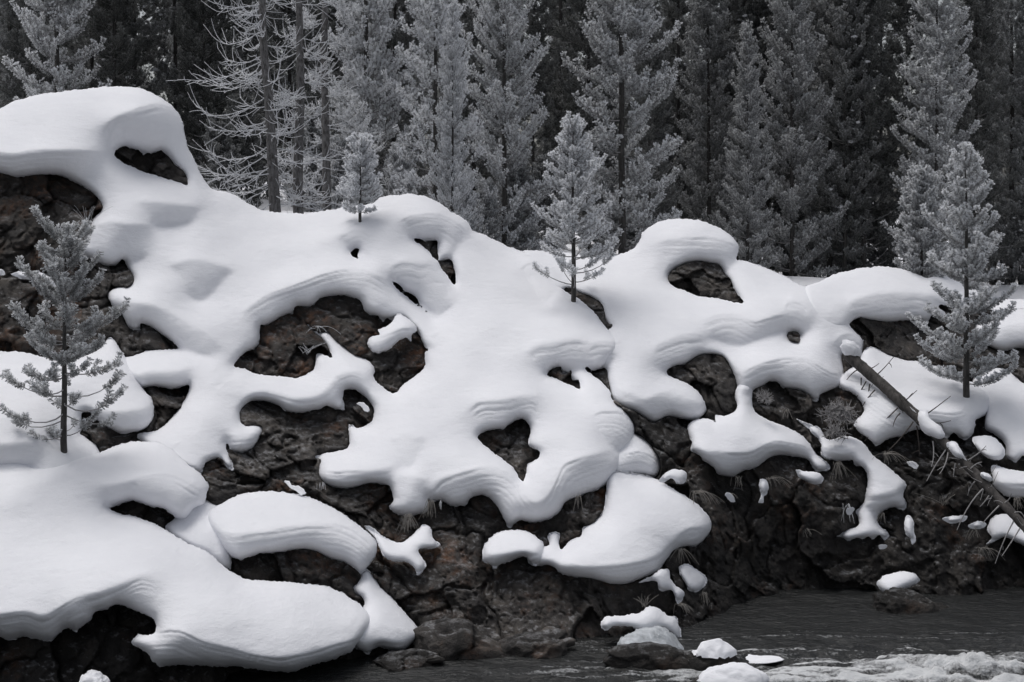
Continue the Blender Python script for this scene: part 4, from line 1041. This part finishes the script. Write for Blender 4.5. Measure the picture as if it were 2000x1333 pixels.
# nearer young pines
def depth_at(px, py): return float(bil(SURF, np.array([float(px)]), np.array([float(py)]))[0])
def near_pine(px, py, top, parts, Ht, label, frost, dY=0.0, rz=0., name='young_pine', wid=1.0):
    Y = depth_at(px, py) + dY
    x = (px - CX) / F * Y; z = HC - (py - HY) / F * Y
    s = (py - top) / F * Y / Ht
    return place(parts, name, label, 'pine', (x, Y, z), rz, (s * wid, s * wid, s), frost)
SAP = pine(201, 3.0, .80, c0=.05, gap=.30, nbr=5, start=.0, curl=.6, dens=560, ln=.058, w=.010, shoot=(.13, .24), bare=.5, spacing=.125, rtr=.042, prof=.45, lowbare=.28, lean_low=-.45, rnd=.45)
near_pine(125, 880, 447, SAP, 3.0, 'frosted sapling with tufted needles growing from the snow drift beside the brown rocks', .56, -.12, 1.0)
SLIM = pine(202, 3.0, .74, c0=.10, gap=.22, nbr=5, rnd=.3, lowbare=.22, start=.15, curl=.36, dens=460, ln=.048, w=.011, shoot=(.10, .18), bare=.28, spacing=.075, rtr=.04, prof=.8, lean_low=-.05)
near_pine(1121, 590, 238, SLIM, 3.0, 'slim rimed pine with a bare lower stem on the dip between the snow slopes', .9, .15, 2.2)
DENSE = pine(203, 3.9, .86, c0=.05, gap=.36, nbr=5, rnd=.28, start=-.02, curl=.5, dens=480, ln=.055, w=.012, shoot=(.13, .24), bare=.12, spacing=.085, rtr=.05, prof=.72, lean_low=-.15)
near_pine(1888, 766, 292, DENSE, 3.9, 'heavily frosted pine with distinct tiers in front of the long snow cap', .72, -.15, .4)
BUSHY = pine(204, 2.6, .62, c0=.04, gap=.2, nbr=6, start=.2, curl=.42, dens=420, ln=.055, w=.013, shoot=(.12, .2), bare=.15, spacing=.09, rtr=.035, prof=.6)
near_pine(1800, 560, 334, BUSHY, 2.6, 'small bushy frosted pine just behind the long snow cap', .62, 1.2, .9)
WHITE = pine(205, 1.6, .40, c0=.10, gap=.15, nbr=5, start=.15, curl=.35, dens=560, ln=.05, w=.011, shoot=(.08, .14), bare=.15, spacing=.07, rtr=.028, prof=.55)
for k, (px, Y, h, fr) in enumerate([(430, 33, 2.2, .25), (470, 35, 2.8, .2), (610, 35, 2.6, .55), (660, 34, 2.0, .7), (780, 33, 2.0, .7), (905, 32, 1.8, .8), (950, 33, 1.6, .6), (1010, 34, 2.2, .5), (1065, 36, 2.4, .4), (1180, 36, 2.2, .45), (1250, 36.5, 2.4, .45), (1290, 38, 2.4, .3), (1470, 40, 2.2, .3), (1530, 42, 2.4, .3), (1580, 44, 2.2, .25), (1660, 41, 2.4, .3), (1720, 40, 2.2, .3), (1945, 41, 2.6, .35), (1990, 40, 2.2, .35)]):
    x = (px - CX) / F * Y; place(BUSHY, 'young_pine', 'low young pine filling the undergrowth between the forest trunks', 'pine', (x, Y, float(ground_z(np.array(x), np.array(Y))) - .1), k * 1.3, h / 2.6, fr, 'undergrowth young pines')
near_pine(703, 428, 272, WHITE, 1.6, 'little white rimed sapling poking out of the ridge snow', 1.0, -.1, 1.3)

# trees with bare, rime-coated hooked branches
def bare_tree(seed, Ht, Lmax, side_bias, rtr, zlo=.02, n=46, tuft=0.0):
    rng = np.random.default_rng(seed)
    zt = np.linspace(-.3, Ht, 16); off = np.cumsum(rng.normal(0, .012, (16, 2)), 0)
    tr = Acc(); tr.tube(np.c_[off, zt], rtr * np.clip(1 - zt / (Ht * 1.15), .08, 1), 10)
    br = Acc(); S = []
    for k in range(n):
        z = Ht * (zlo + (.9 - zlo) * (k + rng.random()) / n)
        az = rng.normal(math.pi if rng.random() < side_bias else 0, 1.1)
        L = Lmax * rng.uniform(.3, 1.15) * (1 - .45 * z / Ht)
        u = np.linspace(0, 1, 9); a = rng.uniform(-.6, -.05); b = rng.uniform(.05, .5)
        wob = rng.normal(0, .25) * L
        x0, y0 = np.interp(z, zt, off[:, 0]), np.interp(z, zt, off[:, 1])
        pth = np.stack([x0 + np.cos(az) * L * u - np.sin(az) * wob * u ** 2, y0 + np.sin(az) * L * u + np.cos(az) * wob * u ** 2, z + L * (a * u + b * u ** 3)], 1)
        pth = pth + np.cumsum(rng.normal(0, .022, (9, 3)), 0) * u[:, None]
        br.tube(pth, np.linspace(.0125, .006, 9), 5)
        for q in range(int(7 + L * 8)):
            t = rng.uniform(.2, 1); p = np.array([np.interp(t, u, pth[:, c]) for c in range(3)])
            tg = np.array([np.interp(min(t + .08, 1), u, pth[:, c]) for c in range(3)]) - np.array([np.interp(t - .08, u, pth[:, c]) for c in range(3)]); tg /= np.linalg.norm(tg) + 1e-6
            sd_ = np.cross(tg, [0, 0, 1]) * (1 if rng.random() < .5 else -1)
            l_ = rng.uniform(.18, .55); v = np.linspace(0, 1, 6)[:, None]
            d0 = tg * .7 + sd_ * rng.uniform(.2, .8) + np.array([0, 0, rng.uniform(-.7, .1)])
            cv = p + d0 * l_ * v + np.array([rng.normal(0, .25), rng.normal(0, .25), rng.uniform(-.1, 1.1)]) * l_ * v ** 2.2 + np.cumsum(rng.normal(0, .012, (6, 3)), 0) * v
            br.tube(cv, np.linspace(.0075, .0048, 6), 4)
            if rng.random() < tuft: S.append(cv[1:])
    tm = tr.mesh('trunk'); tm.materials.append(M_BARKF); bm_ = br.mesh('branches'); bm_.materials.append(M_RIME)
    out = [('trunk', tm), ('branches', bm_)]
    if S:
        V, Q, A = needles(np.stack(S), 150, .06, .011, rng); nm = mesh_np('needles', V, Q, False, {'frost': A}); nm.materials.append(M_NEEDLE); out.append(('needles', nm))
    return out
def bare_at(px, Y, parts, label, tilt=(0, 0), frost=1.0):
    x = (px - CX) / F * Y; z = float(ground_z(np.array(x), np.array(Y)))
    return place(parts, 'bare_pine', label, 'pine', (x, Y, z - .1), 0, 1.0, frost, None, tilt)
bare_at(541, 29.6, bare_tree(301, 9, 1.75, .72, .125, n=84), 'leaning bare pine with hooked rime coated branches beside the uppermost cap', (0, -.055))
bare_at(585, 30.3, bare_tree(302, 10, 1.0, .5, .115, n=50), 'straight bare trunked pine with short rime coated twigs beside the leaning one')
bare_at(640, 32, bare_tree(303, 10, 1.3, .4, .105, n=52, tuft=.2), 'thin bare lower pine with rimed needle tufts next to the straight bare trunk')

# ------------------------------------------------------------------ fallen log with broken branches
def logpt(t):
    a = np.array([1648, 686.0]); b = np.array([2030, 1062.0]); p = a + (b - a) * t + np.array([6, -6]) * math.sin(t * 3.1) * 1.2
    return p
def logw(t, dy=0.0): p = logpt(t); return Wp(p[0], p[1], LY0 + (LY1 - LY0) * t + dy)
ts = np.linspace(.012, 1, 90); pts = np.array([logw(t) for t in ts])
lg = Acc(); rr = np.interp(ts, [0, .3, .7, 1], [.10, .088, .072, .06])
lg.tube(pts, rr, 12)
ctr = np.repeat(pts, 12, 0); rv = lg.V[0] - ctr; lg.V[0] = ctr + rv * (1 + .16 * fbm(lg.V[0] * np.array([4, 4, 4]), 3, 33) + .10 * vnoise(lg.V[0] * 22, 34))[:, None]
# close the ends
V0 = np.concatenate(lg.V); n0 = len(V0); lg.add(np.array([pts[0], pts[-1]]), T=np.array([[0 - n0 + k, 0 - n0 + (k + 1) % 12, 0] for k in range(12)] + [[n0 - 12 + k - n0, n0 - 12 + (k + 1) % 12 - n0, 1] for k in range(12)]))
root = empty('fallen_log', tuple(pts[45])); tag(root, 'fallen dead pine log with broken side branches slanting down to the river', 'log')
LOGTW = np.random.default_rng(19)
def child(nm, me, mat, par):
    o = link(nm, me, mat, par); o.location = -Vector(par.location); return o
child('trunk', lg.mesh('log_trunk'), mat_bark('weathered_log', (.018, .016, .015), (.10, .09, .085), 10), root)
STK = '''1676 722 1648 750  1682 738 1679 792  1692 745 1672 778  1699 750 1690 812  1709 762 1682 800  1705 738 1745 698  1694 722 1717 710
1754 797 1688 862  1758 808 1744 834  1784 824 1725 890  1790 832 1796 892  1762 788 1791 763  1802 815 1857 774  1818 824 1857 822
1848 878 1810 940  1822 862 1819 912  1852 884 1835 926  1872 908 1926 871  1892 920 1918 903  1920 955 1869 1036  1952 988 1920 1022
1932 968 1914 990  1980 1018 1944 1101  1992 1032 1957 1086  1945 972 1972 1000  1975 1006 1996 1002  1866 905 1862 932 1905 940 1890 968  1958 985 1975 965'''
sk = np.array([float(t) for t in STK.split()]).reshape(-1, 4); rs_ = np.random.default_rng(9)
for x0, y0, x1, y1 in sk:
    t = np.clip(((x0 - 1648) * 382 + (y0 - 686) * 376) / (382 ** 2 + 376 ** 2), 0, 1)
    Y0 = LY0 + (LY1 - LY0) * t; dy = rs_.uniform(-.3, .1); v = np.linspace(0, 1, 6)
    bend = rs_.normal(0, 5, 2)
    q = np.array([Wp(x0 + (x1 - x0) * s + bend[0] * s * (1 - s) * 2, y0 + (y1 - y0) * s + bend[1] * s * (1 - s) * 2, Y0 - .03 + dy * s) for s in v])
    b = Acc(); b.tube(q, np.linspace(.012, .005, 6), 5)
    for s in (2, 3, 4):
        if rs_.random() < .45:
            e = q[s] + np.array([rs_.normal(0, .07), rs_.normal(0, .07), rs_.normal(-.02, .06)]); b.tube(np.array([q[s], (q[s] + e) / 2 + .01, e]), [.007, .006, .004], 4)
    child('branch', b.mesh('branch'), M_TWIGF if y0 > 860 else M_TWIG, root)

for k in range(34):
    t = LOGTW.uniform(.12, .98); p0 = logw(t, -.04); an = LOGTW.uniform(0, 6.28); L = LOGTW.uniform(.06, .30) * (1 if t > .45 else .6)
    d = np.array([math.cos(an) * .8, LOGTW.uniform(-.6, .1), math.sin(an)]); v = np.linspace(0, 1, 5)[:, None]
    q = p0 + d * L * v + np.array([0, 0, LOGTW.normal(0, .25)]) * L * v ** 2
    b = Acc(); b.tube(q, np.linspace(.007, .0035, 5), 4); child('twig', b.mesh('twig'), M_TWIGF if t > .45 else M_TWIG, root)

def blob(center, rad, seed, amp=.22, sub=4, sc=1.6, flat=0):
    v, f = icosphere(sub)
    n = fbm(v * sc + seed * 3.3, 4, seed); p = v * (1 + amp * n)[:, None]
    if flat: p[:, 2] = np.where(p[:, 2] < -flat, -flat + (p[:, 2] + flat) * .15, p[:, 2])
    return p * np.array(rad) + np.array(center), f
def thing_blob(name, label, cat, center, rad, seed, mat, amp=.22, sub=4, sc=1.6, flat=0):
    v, f = blob((0, 0, 0), rad, seed, amp, sub, sc, flat); o = link(name, mesh_np(name, v, f), mat); o.location = center
    tag(o, label, cat); return o
for t, r, lb in ((.02, (.19, .14, .13), 'blocky snow lump on the butt of the fallen log at the curled lip'), (.70, (.10, .08, .05), 'tiny snow lump on the lower half of the fallen log')):
    c = logw(t, -.05) + np.array([.04, 0, .09]); o = thing_blob('snow_lump', lb, 'snow lump', tuple(c), r, int(t * 1000), M_SNOW, .3, 4); o.rotation_euler = (0, math.radians(30), 0)

# ------------------------------------------------------------------ frosted bush, grass tufts, twigs
def bush(px, py, rpx, label, seed, n=150):
    rng = np.random.default_rng(seed); Y = depth_at(px, py) - .25; c = Wp(px, py, Y); R = rpx / F * Y
    g = Acc()
    st_ = Acc()
    for k in range(n):
        d = rng.normal(size=3); d[2] = abs(d[2]) * .8 + .1; d[1] = -abs(d[1]); d /= np.linalg.norm(d)
        L = R * rng.uniform(.6, 1.05); v = np.linspace(0, 1, 6)[:, None]; q = d * L * v + np.array([0, 0, -.35]) * L * v ** 2 + rng.normal(0, .02, (6, 3)) * v + np.array([0, 0, -R * .3])
        (g if k % 3 else st_).tube(q, np.linspace(.007, .004, 6), 4)
        for s in range(4):
            i = rng.integers(2, 6); e = q[i] + rng.normal(0, .055, 3) + np.array([0, 0, .02])
            g.tube(np.array([q[i], (q[i] + e) / 2 + rng.normal(0, .008, 3), e]), [.005, .0045, .003], 3)
    r = empty('frosted_bush', tuple(c)); tag(r, label, 'bush')
    link('rimed_twigs', g.mesh('twigs'), M_TWIGF, r); link('stems', st_.mesh('stems'), M_TWIG, r)
    return r
bush(1634, 800, 42, 'tangled rime coated bush clinging below the lower curled lip', 401)
bush(1630, 842, 26, 'small rimed twig clump hanging just under the tangled bush', 402, 50)
bush(1490, 775, 20, 'little rimed twig clump beside the narrow snow neck', 403, 34)

def tuft(px, py, n, lpx, mode, label, seed, spread=.5, mat=None):
    rng = np.random.default_rng(seed); Y = depth_at(px, py) - .02; c = Wp(px, py, Y); L0 = lpx / F * Y
    g = Acc()
    for k in range(n):
        L = L0 * rng.uniform(.6, 1.1); v = np.linspace(0, 1, 6)[:, None]; sx = rng.normal(0, spread)
        b0 = np.array([rng.normal(0, .03), 0, rng.normal(0, .012)])
        if mode == 'hang': q = np.array([sx * .6, -.35, .12]) * L * v + np.array([0, 0, -1.0]) * L * v ** 1.4
        elif mode == 'arch': q = np.array([sx + .5, -.35, .55]) * L * v + np.array([.1, 0, -1.1]) * L * v ** 2.1
        else: q = np.array([sx, -.2, 1.0]) * L * v + np.array([sx * .3, 0, -.2]) * L * v ** 2
        g.tube(b0 + q, np.linspace(.0034, .0022, 6), 3)
    o = link('grass_tuft', g.mesh('tuft'), mat or M_GRASS); o.location = c; tag(o, label, 'grass')
    return o
TUFTS = [(795, 1006, 34, 36, 'hang', 'dry straw tuft hanging under the drooping end of the central snowfield', .55),
 (842, 978, 16, 34, 'hang', 'thin dark grass hanging beside the straw tuft under the snowfield hem', .4),
 (1362, 962, 26, 36, 'arch', 'arched frosted grass tuft on the cliff beside the curled lump', .5),
 (1330, 1072, 16, 30, 'hang', 'grass fringe under the right rim of the wide shelf', .7),
 (1375, 1158, 14, 30, 'hang', 'frosted grass hanging below the egg shaped lump', .5),
 (1258, 1184, 14, 28, 'up', 'upright frosted grass spray above the icicle rock', .3),
 (1328, 1182, 14, 26, 'arch', 'frosted grass wisp below the two lobed lump', .4),
 (1500, 935, 16, 30, 'arch', 'grass wisps on the cliff under the apron hem', .7),
 (1440, 932, 10, 28, 'hang', 'short grass hanging from the lowest point of the apron', .6),
 (1636, 903, 18, 34, 'hang', 'dry grass hanging under the upper ledge of the ragged tongue', .8),
 (1538, 800, 10, 22, 'hang', 'little frosted grass wisp between apron and bush', .6),
 (1570, 1036, 10, 22, 'arch', 'small grass wisp low on the dark undercut cliff', .7),
 (1725, 1003, 9, 20, 'hang', 'grass fringe under the side lobe of the ragged tongue', .7),
 (1730, 886, 18, 34, 'arch', 'dry grass arching over the snow beside the fallen branches', .6),
 (1843, 985, 14, 30, 'up', 'frosted grass spray on the cliff ledge beneath the log', .6),
 (1905, 1034, 10, 22, 'hang', 'grass under the tiny snow patch by the log tip', .6),
 (1918, 1072, 14, 32, 'arch', 'frosted grass beside the low mound at the log tip', .6),
 (1985, 972, 16, 24, 'hang', 'grass fringe under the thick snow block', .8),
 (170, 440, 12, 48, 'up', 'stiff rimed sprig beside the snow lump under the uppermost cap', .35),
 (1425, 965, 8, 18, 'arch', 'curled grass over the small snow dab', .5),
 (1130, 968, 6, 36, 'hang', 'few frosted stems hanging beside the rusty block', .3),
 (1655, 985, 8, 40, 'hang', 'brittle rimed weed stem left of the ragged tongue', .5),
 (600, 690, 10, 24, 'up', 'rimed twiglets on the rock inside the big arch', .9),
 (620, 640, 8, 26, 'arch', 'rimed stems above the thin strand inside the big arch', .9),
 (630, 944, 10, 14, 'hang', 'icy fringe at the blunt end of the snowfield tongue', .3),
 (860, 980, 10, 16, 'hang', 'icy fringe at the corner of the layered snowfield hem', .3)]
for k, (px, py, n, l_, md, lb, sp_) in enumerate(TUFTS):
    tuft(px, py, n, l_, md, lb, 500 + k, sp_, M_RIME if ('rime' in lb or 'icy' in lb) else None)

# ------------------------------------------------------------------ boulders and ice at the river edge
def on_water(px, py): Y = HC * F / (py - HY); return np.array([(px - CX) / F * Y, Y, 0.0])
def boulder(px, py, rad, label, seed, mat, dz=0.0, cap=None):
    c = on_water(px, py); v, f = icosphere(5)
    p = v * np.array(rad); w = p + c
    d = rock_disp(w * 1.3) * 1.1 + fbm(v * 1.3 + seed, 2, seed) * .16
    p = v * (np.array(rad) * (1 - d[:, None] * .9)); p[:, 2] += dz
    o = link('boulder', mesh_np('boulder', p, f), mat); o.location = c; tag(o, label, 'rock')
    if cap:
        lb, lo, th, m_, kind = cap
        nz = v[:, 2]; keepf = (nz[f] > lo).all(1); ids = np.unique(f[keepf]); rm = np.full(len(v), -1); rm[ids] = np.arange(len(ids))
        edge = ss(lo, lo + .35, nz[ids]) ** .5
        base = p[ids]; up_ = v[ids] * .35 + np.array([0, 0, .8])
        top = base + up_ * (th * edge * (1 + .5 * fbm(v[ids] * 3 + seed, 3, seed)))[:, None] + v[ids] * .02
        bot = base - v[ids] * .04; n_ = len(ids); ff = rm[f[keepf]]
        oc = link(kind, mesh_np(kind, np.concatenate([top, bot]), np.concatenate([ff, ff[:, ::-1] + n_])), m_); oc.location = c
        tag(oc, lb, 'snow' if m_ is M_SNOW else 'ice')
    return o
boulder(1757, 1187, (.48, .34, .30), 'dark boulder at the foot of the cliff carrying a lone snow pillow', 601, M_ROCKD, -.02)
boulder(1278, 1300, (.60, .24, .22), 'dark river rock under the icicle curtain', 602, M_ROCKD, 0)
boulder(1395, 1302, (.30, .26, .22), 'wet dark stone at the river edge with a thin snow skin', 603, M_ROCKD, 0.02,
        ('thin snow skin on the wet stone beside the icicle rock', .55, .04, M_SNOW, 'snow_skin'))
boulder(1432, 1346, (.44, .30, .17), 'low wet stone in the current covered by an icy snow slab', 604, M_ROCKD, 0,
        ('icy snow slab on the low stone in the current', .5, .05, M_SNOW, 'snow_slab'))
boulder(185, 1372, (.18, .16, .16), 'small stone under the waterside drift tipped with snow', 605, M_ROCKD, .1,
        ('snow tip on the small stone under the waterside drift', .2, .07, M_SNOW, 'snow_tip'))
boulder(905, 1268, (.62, .4, .34), 'rounded brown boulder at the water line under the rusty rock', 606, M_ROCK, 0)
boulder(1040, 1272, (.5, .35, .26), 'low brown boulder at the water line next to the rounded one', 607, M_ROCK, 0)
boulder(790, 1296, (.42, .35, .14), 'flat wet stone below the pointed snow cap', 608, M_ROCKD, 0)
c = on_water(1480, 1283)
v, f = blob((0, 0, 0), (.36, .28, .03), 8, .15, 4); o = link('ice_shelf', mesh_np('ice_shelf', v, f), M_SNOW); o.location = c; tag(o, 'flat ice shelf floating beside the wet stones', 'ice')
# icicles along the lower hem of the ice bulge
HEM = P('1207 1280 1220 1284 1234 1284 1248 1290 1261 1295 1272 1303 1282 1308 1300 1304 1315 1300 1330 1292 1348 1296 1364 1291')
rs_ = np.random.default_rng(77); hem = catmull(HEM, False, 3.2)
for k, (hx, hy_) in enumerate(hem):
    Yh = depth_at(hx, hy_) - .75 - .05 + .12; q = Wp(hx + rs_.normal(0, .8), hy_ - 3, Yh)
    l_ = rs_.uniform(.05, .15); t = Acc(); t.tube(np.array([[0, 0, .03], [0, 0, 0], [0, 0, -l_ * .5], [0, 0, -l_]]), [.018, .016, .009, .002], 6)
    o = link('icicle', t.mesh('icicle'), M_ICE); o.location = q
    tag(o, 'small icicle in the fringe under the milky ice bulge', 'icicle', 'icicles under the ice bulge')
